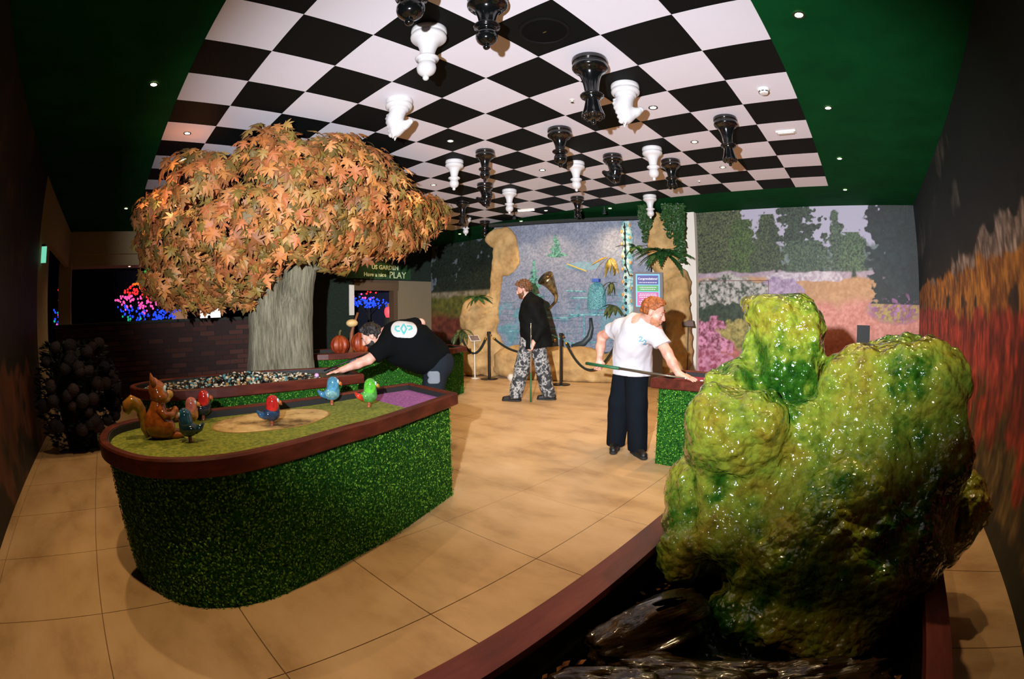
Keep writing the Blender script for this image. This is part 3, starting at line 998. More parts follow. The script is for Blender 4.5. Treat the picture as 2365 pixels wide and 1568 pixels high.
# leafy sprays over the surface of the lumps
SUB = []
for c, r in LUMPS:
    c, r = np.array(c), np.array(r) * 0.9
    for k in range(int(8 + 16 * r[0] * r[1])):
        d = rs.normal(0, 1, 3)
        d /= np.linalg.norm(d)
        q = c + d * r * rs.uniform(0.72, 0.98)
        if min(np.linalg.norm((q - np.array(c2_)) / np.array(r2_)) for c2_, r2_ in LUMPS) > 0.62 and q[2] < ZC - 0.16:
            SUB.append((q, np.array([1, 1, 0.72]) * rs.uniform(0.20, 0.36)))
print('sprays', len(SUB))


def crown_leaves(n):
    """positions and outward directions"""
    C_, R_ = np.array([l[0] for l in SUB]), np.array([l[1] for l in SUB])
    pick = rs.choice(len(SUB), n, p=(R_[:, 0] ** 2) / (R_[:, 0] ** 2).sum())
    d = rs.normal(0, 1, (n, 3))
    d /= np.linalg.norm(d, axis=1, keepdims=True)
    pos = C_[pick] + d * R_[pick] * rs.uniform(0.7, 1.08, (n, 1))
    lo = np.full(n, 9.0)
    for c, r in SUB:
        np.minimum(lo, np.linalg.norm((pos - c) / r, axis=1), out=lo)
    k = (lo > 0.62) & (pos[:, 2] < ZC - 0.06) & (pos[:, 2] > 1.45)
    big_c = np.array([-5.45, 2.0, 2.35])
    out = 0.55 * d + 0.7 * (pos - big_c) / np.array([1.4, 1.7, 0.7])
    return pos[k], out[k]


pos, dr = crown_leaves(19000)
n = len(pos)
print('leaves', n)
cen = np.array([-5.4, 2.0, 2.2])
out = dr / np.linalg.norm(dr, axis=1, keepdims=True)
nrm = out + rs.normal(0, 0.35, (n, 3)) + np.array([0, 0, 0.15])
nrm /= np.linalg.norm(nrm, axis=1, keepdims=True)
tip = np.array([0, 0, -1.0]) + out * 0.35 + rs.normal(0, 0.45, (n, 3))
tip -= nrm * (tip * nrm).sum(1, keepdims=True)
tip /= np.linalg.norm(tip, axis=1, keepdims=True)
side = np.cross(tip, nrm)
size = rs.uniform(0.10, 0.175, n)
colk = rs.integers(0, len(LEAFCOL), n)
dist = np.linalg.norm(pos - np.array([0, 0, 1.35]), axis=1)
facing = -((pos - np.array([0, 0, 1.35])) * out).sum(1) / dist
order = np.argsort(dist - 6 * (facing > 0.2))
big = set(order[:300].tolist())
# 300 nearest leaves, each an object
lm = []
for c in LEAFCOL:
    me = bpy.data.meshes.new('leaf')
    me.from_pydata(LV, [], LF)
    me.materials.append(m_leaf)
    at = me.color_attributes.new('tint', 'FLOAT_COLOR', 'POINT')
    cc = np.ones((len(LV), 4), np.float32)
    cc[:, :3] = lin(c)
    cc[-1, :3] *= 1.15
    at.data.foreach_set('color', cc.ravel())
    lm.append(me)
for i in order[:300]:
    o = bpy.data.objects.new('leaf', lm[colk[i]])
    COL.objects.link(o)
    o.parent = tree
    M4 = Matrix.Identity(4)
    for r_ in range(3):
        M4[r_][0], M4[r_][1], M4[r_][2], M4[r_][3] = side[i][r_] * size[i], tip[i][r_] * size[i], nrm[i][r_] * size[i], pos[i][r_] - TB[r_]
    o.matrix_local = M4
rest = np.array([i for i in range(n) if i not in big])
V = (pos[rest, None, :] - TB) + size[rest, None, None] * (LVn[None, :, 0:1] * side[rest, None, :] + LVn[None, :, 1:2] * tip[rest, None, :] + LVn[None, :, 2:3] * nrm[rest, None, :])
F = (np.array(LF)[None] + (np.arange(len(rest)) * len(LV))[:, None, None]).reshape(-1, 3)
o = meshobj('foliage', V.reshape(-1, 3), F, m_leaf, tree)
cl = np.array([lin(c) for c in LEAFCOL])[colk[rest]] * rs.uniform(0.7, 1.35, (len(rest), 1))
setcol(o, np.repeat(cl, len(LV), 0))
o['kind'] = 'stuff'

# ------------------------------------------------------------------ things fixed to the ceiling
m_lens = mat('lamp_lens', (1, 0.8, 0.5, 1), 0.5, emit=(1.0, 0.78, 0.48, 1), estr=18)
m_lens_g = mat('lamp_lens_green', (0.8, 1, 0.4, 1), 0.5, emit=(0.85, 1.0, 0.45, 1), estr=14)
m_ring = mat('lamp_ring', srgb(70, 72, 66), 0.4, metal=0.6)
m_plastic = mat('white_plastic', srgb(224, 220, 212), 0.4)


def downlight(a, b, label, watts=50, lens=None, x=None, y=None, size=120):
    x, y = (LX(a), LY(b)) if x is None else (x, y)
    t = empty('downlight', (x, y, ZC - 0.001), 0, label, 'ceiling lamp', 'downlights set in the ceiling')
    MB().lathe([(0.045, -0.006), (0.045, 0.0), (0.03, 0.0), (0.03, -0.004)], 16, caps=False).build('trim_ring', m_ring, t)
    MB().lathe([(0.030, -0.003), (0.0005, -0.005)], 14, caps=False).build('lens', lens or m_lens, t)
    s = spot('lamp', (0, 0, -0.03), (0, 0, -3), watts, WARM, size, 0.9, 0.03)
    s.parent = t
    return t


DL = [(-1.5, 5.5, 'lone downlight in the dark left ceiling border, nearest the left wall', 0),
      (-10.5, 5.5, 'small downlight in the dark left border beyond the autumn tree', 0),
      (5.5, 0.5, 'downlight in the green border at the top right, largest of that row', 1),
      (5.5, -2.5, 'second downlight of the right green border, level with the smoke detector square', 1),
      (5.5, -5.5, 'third downlight along the right green border', 1),
      (5.5, -8.5, 'farthest downlight of the right green border, at the corner by the garden mural', 1),
      (-2.5, -8.5, 'downlight in the far green border above the blue relief panel', 1),
      (-6.5, -8.5, 'downlight in the far green border left of the blue relief panel', 1),
      (-10.5, -8.9, 'dim downlight in the far left border before the dark forest mural', 1),
      (-3.5, 4.5, 'downlight glowing in a white ceiling square left of the autumn tree', 0),
      (-1.5, -0.5, 'downlight in a black ceiling square right of the tree top', 0),
      (-1.5, -3.5, 'downlight between the two rows of black bishops at mid ceiling', 0),
      (2.5, -1.5, 'downlight in a white square right of the near white knight', 0),
      (2.5, -3.5, 'downlight in a white square between white bishop and black queen', 0),
      (2.5, -5.5, 'downlight just under the tip of the right black queen', 0),
      (-4.5, -7.5, 'bright downlight at the far edge of the checkered ceiling', 0),
      (-4.5, -2.5, 'downlight glinting through the right edge of the maple leaves', 0),
      (-7.5, -5.5, 'downlight beside the lowest right maple leaves, far in the ceiling', 0)]
for a, b, lab, g in DL:
    downlight(a, b, lab, 85, m_lens_g if g else m_lens)

# added lamp, out of view overhead, put in to brighten the near floor
downlight(2.5, 5.5, 'added unseen downlight over the rounded end of the front table', 140, m_lens, size=88)
t = empty('ceiling_speaker', (LX(2.5), LY(1.5), ZC - 0.001), 0, 'round black ceiling speaker grille in a black square', 'speaker')
MB().lathe([(0.17, 0.0), (0.17, -0.008), (0.155, -0.012), (0.15, -0.008)], 40, caps=False).build('rim', mat('grille_rim', srgb(12, 13, 12), 0.6, spec=0.2), t)
MB().lathe([(0.152, -0.007), (0.001, -0.013)], 40, caps=False).build('grille', mat('grille', srgb(8, 8, 8), 0.8, spec=0.1), t)
MB().box(-0.012, 0.014, -0.003, 0.003, -0.016, -0.012).build('badge', mat('badge_brass', srgb(150, 130, 70), 0.3, metal=0.8), t)

t = empty('smoke_detector', (LX(4.5), LY(-1.5), ZC - 0.001), 0, 'small white smoke detector on a white square near the right border', 'smoke detector')
MB().lathe([(0.055, 0.0), (0.055, -0.012), (0.046, -0.02)], 24, caps=False).build('base', m_plastic, t)
MB().lathe([(0.044, -0.018), (0.044, -0.032), (0.034, -0.045), (0.001, -0.048)], 24, caps=False).build('cap', m_plastic, t)
for k in range(8):
    a = k * math.pi / 4
    MB().box(-0.003, 0.003, -0.012, 0.012, -0.034, -0.026).build('vent_slot', mat('slot', srgb(60, 58, 54), 0.7) if k == 0 else bpy.data.materials['slot'], t).matrix_local = Matrix.Rotation(a, 4, 'Z') @ Matrix.Translation((0.0445, 0, 0))
t = empty('emergency_light', (LX(4.5), LY(-3.5), ZC - 0.001), 0, 'slim white rectangular emergency light on a white ceiling square', 'emergency light')
MB().box(-0.11, 0.11, -0.035, 0.035, -0.02, 0.0).build('housing', m_plastic, t)
MB().box(-0.09, 0.09, -0.022, 0.022, -0.032, -0.02).build('diffuser', mat('diffuser', srgb(206, 200, 190), 0.3), t)
for a, b, lab in ((1.5, -0.5, 'tiny sprinkler head left of the near black queen'), (1.5, -6.5, 'tiny sprinkler head far right behind the white bishop')):
    t = empty('sprinkler', (LX(a), LY(b), ZC - 0.001), 0, lab, 'sprinkler', 'ceiling sprinklers')
    MB().lathe([(0.025, 0.0), (0.025, -0.004), (0.008, -0.006), (0.008, -0.02)], 12).build('plate', m_plastic, t)
    MB().lathe([(0.012, -0.026), (0.014, -0.028), (0.004, -0.02)], 10).build('deflector', m_ring, t)

# --- chess pieces hanging upside down (profiles run from the ceiling downwards)
m_cblack = mat('piece_black', srgb(12, 14, 14), 0.14, spec=0.6, coat=0.6)
m_cwhite = mat('piece_white', srgb(206, 203, 200), 0.35, spec=0.5)


def lerp_prof(pts, k=4):
    """smooth a profile with Catmull-Rom"""
    P = [Vector((r, z, 0)) for r, z in pts]
    out = []
    for i in range(len(P) - 1):
        p0, p1, p2, p3 = P[max(i - 1, 0)], P[i], P[i + 1], P[min(i + 2, len(P) - 1)]
        for j in range(k):
            t = j / k
            q = 0.5 * ((2 * p1) + (p2 - p0) * t + (2 * p0 - 5 * p1 + 4 * p2 - p3) * t * t + (3 * p1 - p0 - 3 * p2 + p3) * t ** 3)
            out.append((max(q.x, 0.0006), q.y))
    out.append((max(P[-1].x, 0.0006), P[-1].y))
    return out


BASE = [(0.118, 0.0), (0.120, -0.012), (0.119, -0.03), (0.112, -0.038), (0.113, -0.046), (0.120, -0.06), (0.118, -0.078), (0.104, -0.094)]
STEM = [(0.104, -0.092), (0.084, -0.106), (0.070, -0.125), (0.058, -0.155), (0.050, -0.19), (0.046, -0.225), (0.046, -0.24)]


def piece(kind, m, a, b, rot, label, sc=1.0):
    key = (kind, m.name)
    white = 'white' in m.name
    t = empty('chess_%s' % kind, (LX(a), LY(b), ZC), rot, label, 'chess piece', 'chess pieces hanging from the ceiling')
    t.scale = (sc, sc, sc)
    if key not in PCACHE:
        parts = []
        parts.append(('base', MB().lathe(lerp_prof(BASE, 3), 28).build('base', m, None, True).data))
        if kind in ('bishop', 'queen', 'rook', 'pawn'):
            sf = {'bishop': 1.0, 'pawn': 0.8, 'queen': 1.3, 'rook': 0.95}[kind]
            st = [(r, -0.092 + (z + 0.092) * sf) for r, z in STEM]
            parts.append(('stem', MB().lathe(lerp_prof(st, 3), 28).build('stem', m, None, True).data))
            z = st[-1][1]
            parts.append(('collar', MB().lathe([(0.044, z + 0.012), (0.07, z + 0.01), (0.079, z), (0.074, z - 0.012), (0.055, z - 0.018), (0.06, z - 0.024), (0.045, z - 0.032)], 28).build('collar', m, None, True).data))
            z -= 0.03
            if kind in ('bishop', 'pawn'):
                parts.append(('head', MB().lathe(lerp_prof([(0.04, z + 0.004), (0.058, z - 0.02), (0.063, z - 0.048), (0.054, z - 0.078), (0.032, z - 0.098), (0.014, z - 0.106)], 4), 28).build('head', m, None, True).data))
                parts.append(('finial', MB().ball((0, 0, z - 0.118), 0.021, 16, 10).build('finial', m, None, True).data))
            elif kind == 'queen':
                parts.append(('crown', MB().lathe(lerp_prof([(0.044, z + 0.004), (0.05, z - 0.03), (0.06, z - 0.07), (0.075, z - 0.115), (0.07, z - 0.125), (0.05, z - 0.13)], 4), 28).build('crown', m, None, True).data))
                q = MB()
                for k in range(9):
                    q.ball((0.06 * math.cos(k * 2 * math.pi / 9), 0.06 * math.sin(k * 2 * math.pi / 9), z - 0.125), 0.014, 8, 6)
                q.lathe(lerp_prof([(0.05, z - 0.128), (0.035, z - 0.145), (0.012, z - 0.155)], 3), 20).ball((0, 0, z - 0.166), 0.016, 12, 8)
                parts.append(('coronet', q.build('coronet', m, None, True).data))
            else:
                parts.append(('tower', MB().lathe([(0.045, z + 0.004), (0.055, z - 0.03), (0.062, z - 0.05), (0.064, z - 0.075), (0.05, z - 0.078), (0.05, z - 0.06), (0.002, z - 0.06)], 28, caps=False).build('tower', m, None, True).data))
                for k in range(6):
                    q = MB()
                    a0, a1 = k * math.pi / 3, k * math.pi / 3 + 0.6
                    pl = [(0.064 * math.cos(x), 0.064 * math.sin(x)) for x in (a0, (a0 + a1) / 2, a1)] + [(0.048 * math.cos(x), 0.048 * math.sin(x)) for x in (a1, (a0 + a1) / 2, a0)]
                    q.prism(pl, z - 0.098, z - 0.07)
                    parts.append(('merlon', q.build('merlon', m, None).data))
        else:   # knight: neck, head with muzzle, ears and mane, looking along +x, upside down
            parts.append(('collar', MB().lathe([(0.104, -0.09), (0.088, -0.1), (0.09, -0.108), (0.082, -0.118), (0.06, -0.122)], 28).build('collar', m, None, True).data))

            def f(P):
                d = _rc(P, (0.0, 0, -0.10), (-0.03, 0, -0.20), 0.075, 0.066)
                d = smin(d, _rc(P, (-0.03, 0, -0.2), (-0.012, 0, -0.30), 0.066, 0.052), 0.04)
                d = smin(d, _rc(P, (-0.01, 0, -0.31), (0.075, 0, -0.255), 0.05, 0.036), 0.03)
                d = smin(d, _rc(P, (0.07, 0, -0.26), (0.112, 0, -0.228), 0.033, 0.028), 0.02)
                d = smin(d, _el(P, (0.03, 0, -0.245), (0.05, 0.03, 0.035)), 0.02)
                for s in (-1, 1):
                    d = smin(d, _rc(P, (-0.02, 0.022 * s, -0.335), (-0.028, 0.03 * s, -0.385), 0.02, 0.006), 0.012)
                    d = smin(d, _el(P, (0.045, 0.034 * s, -0.295), (0.014, 0.008, 0.01)), 0.008)
                    d = smax(d, -_el(P, (0.12, 0.018 * s, -0.236), (0.008, 0.008, 0.007)), 0.006)
                mane = _rc(P, (-0.095, 0, -0.16), (-0.055, 0, -0.355), 0.022, 0.016) + 0.006 * np.sin(P[..., 2] * 150)
                d = smin(d, mane, 0.018)
                return d
            parts.append(('horse_head', netobj('horse_head', f, (-0.14, -0.1, -0.4), (0.16, 0.1, -0.06), 0.0075, m).data))
        for n_, me in parts:
            for o in [o for o in bpy.data.objects if o.data is me]:
                bpy.data.objects.remove(o)
        PCACHE[key] = parts
    for n_, me in PCACHE[key]:
        link(n_, me, None, t)
    return t


PCACHE = {}
R45 = math.radians
CH = [('bishop', 0, 2.5, 3.5, 0, 'black bishop cut by the top edge of the picture', 1.15),
      ('bishop', 0, 2.5, 2.5, 0, 'near black bishop beside the round ceiling speaker', 1.0),
      ('queen', 0, 2.5, 0.5, 0, 'tall black queen hanging beside the near white knight', 1.12),
      ('bishop', 0, 0.5, -1.5, 0, 'black bishop in the middle of the ceiling, left of the near queen', 1.05),
      ('queen', 0, 3.5, -2.5, 0, 'black queen hanging alone at the right of the checkered ceiling', 1.02),
      ('bishop', 0, -1.5, -1.5, 0, 'black bishop to the right of the tree, beside a white bishop', 0.95),
      ('knight', 0, 0.5, -3.5, R45(215), 'black knight hanging right of the middle white bishop', 0.98),
      ('rook', 0, 1.5, -4.5, 0, 'black rook behind the right white bishop', 1.02),
      ('knight', 0, -3.5, -3.5, R45(215), 'black knight directly below the black bishop by the tree', 0.98),
      ('queen', 0, -5.5, -4.5, 0, 'small far black queen just right of the maple leaves', 0.9),
      ('rook', 0, -2.5, -6.5, 0, 'small black rook over the blue relief panel at the far border', 0.95),
      ('pawn', 0, -7.5, -7.5, 0, 'farthest black pawn, dim at the end of the ceiling', 0.9),
      ('bishop', 1, 1.5, 2.5, 0, 'largest white bishop, near the top of the picture', 1.0),
      ('knight', 1, -0.5, 1.5, R45(38), 'white knight just above the maple tree crown', 1.0),
      ('knight', 1, 2.5, -0.5, R45(36), 'white knight beside the tall black queen', 1.0),
      ('bishop', 1, -2.5, -1.5, 0, 'white bishop closest to the right side of the tree', 0.95),
      ('bishop', 1, -0.5, -3.5, 0, 'white bishop in the middle between black bishop and black knight', 0.95),
      ('bishop', 1, 1.5, -3.5, 0, 'white bishop right of the middle, in front of the black rook', 0.98),
      ('bishop', 1, -3.5, -4.5, 0, 'small white bishop right of the lower black knight', 0.95),
      ('bishop', 1, -0.5, -7.5, 0, 'white bishop at the far border above the ivy rock column', 0.95),
      ('bishop', 1, -7.5, -6.5, 0, 'smallest white bishop, far off beside the last maple leaves', 0.9)]
for k, w, a, b, r, lab, sc in CH:
    piece(k, m_cwhite if w else m_cblack, a, b, r, lab, sc)

# ------------------------------------------------------------------ blue relief wall with rocks, plants and rope barrier
# local frame: x runs left along the wall, y towards the room, z up
UD = (-0.93545, -0.35346)
RB = (-3.9, 7.87)
RROT = math.atan2(UD[1], UD[0])


def rw(u, w, z):
    """relief frame to world"""
    return (RB[0] + UD[0] * u - UD[1] * w, RB[1] + UD[1] * u + UD[0] * w, z)


relief = empty('relief_wall', (RB[0], RB[1], 0), RROT, 'blue grey plaster relief panel with teal garden drawings behind the rope', 'relief wall')
m_plaster = mat('relief_plaster', (1, 1, 1, 1), 0.75, tint=True, bump=(35, 0.5, 0.012))
p = Paint(-0.08, 3.02, 0.55, 3.06, 0.0125, (112, 120, 136), 91)
p.fill(np.ones_like(p.u), (96, 104, 120), (128, 132, 144), 40, 0.9)
TEAL, TEAL2 = (46, 104, 112), (96, 158, 164)
brick = np.maximum(np.clip(1 - np.abs(((p.v + 0.012 * p.n(4)) % 0.12) - 0.06) / 0.012, 0, 1), np.clip(1 - np.abs(((p.u + 0.15 * np.floor(p.v / 0.12) + 0.01 * p.n(4)) % 0.34) - 0.17) / 0.012, 0, 1))
zone = np.clip((1.75 - p.v + 0.25 * p.n(2)) * 5, 0, 1)
p.fill(brick * zone * np.clip(0.75 + p.n(5), 0, 1), (30, 62, 74), TEAL, 9)
p.fill(np.clip(p.n(3, 4) * 3 - 1.2, 0, 1) * zone * 0.7, TEAL, TEAL2, 16)
for cx, z0, z1, w in ((1.71, 2.40, 2.86, 0.17), (2.17, 1.55, 2.38, 0.20)):
    p.tree(cx, z0, z1, w, 0.01, (36, 84, 96), (110, 176, 180), 0.45, 12, 0.02, 5)
p.blob(1.25, 2.2, 0.36, 0.08, (94, 122, 134), (112, 146, 156))
PLN = 0.0


def relief_place(u, v):
    w = -0.35 + 0.012 * fbm(u * 3, v * 3, u * 0, 3, 8)
    return np.stack([u, w, v], 1)


pn = p.mesh('panel_face', relief_place, relief, True)
MB().box(-0.08, 3.02, -0.60, -0.372, 0.02, 3.06).build('panel_back', mat('panel_back', srgb(60, 66, 76), 0.8), relief)
m_teal = mat('teal_paint', srgb(70, 136, 144), 0.6, ramp=[(0.35, srgb(44, 98, 108)), (0.65, srgb(122, 184, 186))], nscale=18, bump=(60, 0.3, 0.005))
m_dpipe = mat('dark_pipe', srgb(44, 56, 58), 0.45)
for k, pts in enumerate(([(2.6, -0.32, 1.22), (1.42, -0.32, 1.19)], [(1.45, -0.32, 1.21), (0.72, -0.31, 1.32)], [(1.15, -0.32, 1.24), (1.15, -0.32, 0.80)], [(2.7, -0.32, 0.92), (1.7, -0.32, 0.98)], [(2.2, -0.32, 1.02), (1.3, -0.32, 0.66)], [(1.38, -0.32, 0.70), (0.92, -0.32, 0.74)], [(1.5, -0.32, 1.72), (1.1, -0.32, 1.70)], [(1.42, -0.32, 1.58), (1.05, -0.32, 1.58)])):
    MB().tube(pts, 0.018, 6).build('relief_rail', m_teal, relief)
MB().box(0.72, 1.44, -0.34, -0.24, 1.245, 1.275).build('relief_shelf', m_teal, relief)
MB().tube([(1.48, -0.33, 2.24), (1.1, -0.33, 2.09)], 0.014, 6).build('yellow_beam', mat('ochre', srgb(190, 160, 70), 0.6), relief)
MB().tube([(1.02, -0.3, 1.20), (1.0, -0.29, 1.0), (1.04, -0.28, 0.84), (1.15, -0.28, 0.72), (1.38, -0.28, 0.64)], [0.03, 0.045, 0.06, 0.06, 0.05], 10).build('gutter_pipe', m_dpipe, relief, True)
# beehive with lattice skin
hv = MB()
for j in range(12):
    for k in range(13):
        a = math.pi * k / 12
        t = j / 11
        r = 0.19 * (1 - 0.1 * t if t < 0.55 else 0.945 * math.sqrt(max(1 - ((t - 0.55) / 0.47) ** 2, 0.02)))
        hv.v.append((0.905 + r * math.cos(a), -0.35 + 0.6 * r * math.sin(a), 1.36 + 0.52 * t))
hv.add([], [])
hv.f = [(j * 13 + k, j * 13 + k + 1, (j + 1) * 13 + k + 1, (j + 1) * 13 + k) for j in range(11) for k in range(12)]
hv.mi = [0] * len(hv.f)
hvo = hv.build('beehive', mat('hive', srgb(84, 150, 156), 0.6, ramp=[(0.4, srgb(40, 92, 104)), (0.6, srgb(120, 190, 192))], nscale=70, bump=(80, 0.9, 0.02)), relief, True)
MB().prism([(0.82, -0.30), (0.99, -0.30), (0.97, -0.2), (0.84, -0.2)], 1.88, 1.94).build('hive_cap', mat('blue_cap', srgb(30, 72, 160), 0.5), hvo)
# spotted strip with beads
st = []
for j in range(40):
    z = 1.05 + j * 0.051
    st.append((0.30 + 0.015 * math.sin(z * 9), 0.10 + 0.018 * math.sin(z * 14), z))
sm_ = MB()
for c, h, z in st:
    sm_.v += [(c + h, -0.35, z), (c + h * 0.8, -0.31, z), (c, -0.295, z), (c - h * 0.8, -0.31, z), (c - h, -0.35, z)]
sm_.f = [(j * 5 + k, (j + 1) * 5 + k, (j + 1) * 5 + k + 1, j * 5 + k + 1) for j in range(39) for k in range(4)]
sm_.mi = [0] * len(sm_.f)
sso = sm_.build('spotted_strip', mat('strip_teal', srgb(130, 186, 184), 0.6, ramp=[(0.4, srgb(84, 150, 156)), (0.6, srgb(196, 214, 196))], nscale=14), relief, True)
m_bead, m_spot = mat('bead', srgb(26, 34, 34), 0.4), mat('orange_spot', srgb(206, 150, 84), 0.6)
for k in range(16):
    MB().ball((0.335, -0.29, 1.12 + 0.12 * k), 0.026, 8, 6, sq=(1, 0.6, 1.2)).build('bead', m_bead, sso, True)
    MB().ball((0.335 + (-0.1 if k % 2 else 0.06), -0.305, 1.16 + 0.12 * k), 0.03, 8, 6, sq=(0.8, 0.5, 1.2)).build('orange_spot', m_spot, sso, True)
MB().tube([(0.33, -0.285, 3.0), (0.33, -0.28, 2.2), (0.26, -0.28, 2.0), (0.1, -0.3, 1.98)], 0.012, 6).build('black_cable', m_bead, relief)
# brass horn
hp = [((1.88, -0.33, 1.34), 0.02), ((1.80, -0.28, 1.42), 0.024), ((1.70, -0.26, 1.52), 0.03), ((1.69, -0.26, 1.62), 0.042), ((1.74, -0.24, 1.74), 0.07), ((1.79, -0.19, 1.85), 0.105), ((1.84, -0.12, 1.94), 0.15), ((1.86, -0.09, 1.97), 0.172), ((1.86, -0.09, 1.97), 0.165), ((1.82, -0.15, 1.91), 0.12), ((1.77, -0.2, 1.82), 0.06)]
MB().tube([h[0] for h in hp], [h[1] for h in hp], 18).build('brass_horn', mat('brass', srgb(150, 120, 76), 0.28, metal=0.7, ramp=[(0.4, srgb(96, 74, 46)), (0.6, srgb(176, 150, 100))], nscale=12), relief, True)
# dark rail with lamp heads over the panel
MB().box(-0.2, 3.1, -0.36, -0.24, 3.065, 3.12).build('top_rail', m_dark, relief)
MB().box(-0.14, -0.08, -0.60, -0.36, 0.02, 3.04).build('panel_side', mat('side_grey', srgb(112, 120, 132), 0.7, bump=(20, 0.5, 0.02)), relief)
for u, lab in ((2.35, 'left black spotlight head aimed at the blue relief panel'), (0.62, 'right black spotlight head aimed at the blue relief panel')):
    x, y, z = rw(u, 0.25, 3.16)
    t = empty('spotlight', (x, y, 3.16), RROT, lab, 'spotlight', 'spotlights over the relief panel')
    MB().lathe([(0.03, 0.0), (0.036, -0.07), (0.03, -0.075)], 12).build('lamp_head', m_bead, t)
    MB().box(-0.006, 0.006, -0.006, 0.006, -0.01, 0.066).build('bracket', m_bead, t)
    s = spot('lamp', (0, 0, -0.08), (0.0, -0.6, -0.78), 30, (1, 0.8, 0.5), 44, 1.0, 0.02)
    s.parent = t
x, y, z = rw(2.05, 0.42, 0)
t = empty('linear_light', (x, y, ZC - 0.002), RROT, 'short glowing light bar on the far green border above the relief panel', 'ceiling lamp')
MB().box(-0.16, 0.16, -0.03, 0.03, -0.03, 0.0).build('housing', m_plastic_l if 'm_plastic_l' in globals() else m_white, t)
MB().box(-0.15, 0.15, -0.022, 0.022, -0.034, -0.03).build('diffuser', mat('bar_glow', (1, 0.9, 0.7, 1), 0.5, emit=(1, 0.9, 0.7, 1), estr=4), t)

# sandstone-like rocks
m_sand = mat('sand_rock', srgb(176, 140, 86), 0.85, ramp=[(0.3, srgb(136, 102, 58)), (0.52, srgb(178, 142, 88)), (0.74, srgb(200, 166, 110))], nscale=3.5, detail=7, bump=(14, 0.6, 0.02))


def sandrock(name, lumps, lo, hi, step, label, seed, strata=0.02, parent=None, k=0.05, cat='rock'):
    def f(P):
        d = None
        for c, r in lumps:
            q = _el(P, c, r)
            d = q if d is None else smin(d, q, k)
        x, y, z = P[..., 0], P[..., 1], P[..., 2]
        near = np.abs(d) < 0.2
        x, y, z = x[near], y[near], z[near]
        d[near] += 0.05 * fbm(x * 2.6, y * 2.6, z * 2.6, 4, seed) + strata * np.abs(np.sin(z * 14 + 3 * fbm(x, y, z, 2, seed)))
        return np.maximum(d, 0.0 - P[..., 2])
    o = netobj(name, f, lo, hi, step, m_sand)
    o.location = (RB[0], RB[1], 0)
    o.rotation_euler = (0, 0, RROT)
    return tag(o, label, cat, 'sandstone rocks around the relief')


sandrock('sand_rock', [((0.35, -0.22, 0.3), (0.55, 0.22, 0.36)), ((1.1, -0.22, 0.3), (0.6, 0.24, 0.36)), ((1.85, -0.22, 0.3), (0.55, 0.22, 0.37)), ((2.5, -0.2, 0.32), (0.5, 0.22, 0.36)), ((1.5, -0.2, 0.15), (1.5, 0.24, 0.25))], (-0.35, -0.62, 0), (3.1, 0.2, 0.8), 0.025, 'long low tan rock ledge along the foot of the relief panel', 2)
sandrock('sand_rock', [((3.1, -0.36, 0.45), (0.34, 0.26, 0.5)), ((3.34, -0.3, 0.9), (0.32, 0.26, 0.6)), ((3.45, -0.26, 1.2), (0.28, 0.26, 0.42)), ((3.12, -0.38, 1.2), (0.20, 0.18, 0.5)), ((3.5, -0.26, 0.4), (0.32, 0.26, 0.45))], (2.6, -0.8, 0), (3.98, 0.1, 1.95), 0.025, 'tall tan boulder at the left end of the relief with a fern on it', 5)
sandrock('sand_rock', [((2.80, -0.34, 2.62), (0.28, 0.09, 0.42)), ((2.74, -0.34, 2.42), (0.26, 0.09, 0.38)), ((2.98, -0.34, 2.1), (0.14, 0.10, 0.6)), ((3.02, -0.34, 1.7), (0.12, 0.1, 0.45)), ((2.95, -0.36, 2.82), (0.30, 0.10, 0.24))], (2.35, -0.6, 1.25), (3.4, -0.05, 3.1), 0.022, 'flat tan rock patch at the upper left corner of the relief', 9, 0.0)
sandrock('sand_rock', [((-0.62, -0.1, 0.4), (0.28, 0.26, 0.5)), ((-0.63, -0.14, 1.1), (0.26, 0.24, 0.55)), ((-0.60, -0.18, 1.7), (0.30, 0.24, 0.5)), ((-0.44, -0.18, 2.5), (0.36, 0.22, 0.55)), ((-0.22, -0.16, 2.95), (0.22, 0.2, 0.25)), ((-0.68, -0.05, 1.45), (0.22, 0.22, 0.6)), ((-0.7, -0.04, 0.6), (0.24, 0.24, 0.6))], (-1.05, -0.6, 0), (0.05, 0.35, 3.2), 0.025, 'tall tan rock column hung with ivy beside the white post', 14, 0.025)

# plants
m_fern = mat('fern_green', srgb(24, 72, 26), 0.6, ramp=[(0.35, srgb(12, 44, 16)), (0.65, srgb(40, 96, 34))], nscale=20)
m_ferng = mat('fern_olive', srgb(56, 74, 34), 0.6, ramp=[(0.35, srgb(30, 48, 22)), (0.65, srgb(88, 100, 44))], nscale=20)
m_gold = mat('leaf_gold', srgb(140, 116, 36), 0.5, ramp=[(0.35, srgb(92, 76, 24)), (0.65, srgb(180, 150, 52))], nscale=20)
m_ivy = mat('ivy_leaf', srgb(26, 62, 26), 0.5, ramp=[(0.35, srgb(12, 36, 14)), (0.65, srgb(48, 88, 34))], nscale=30)


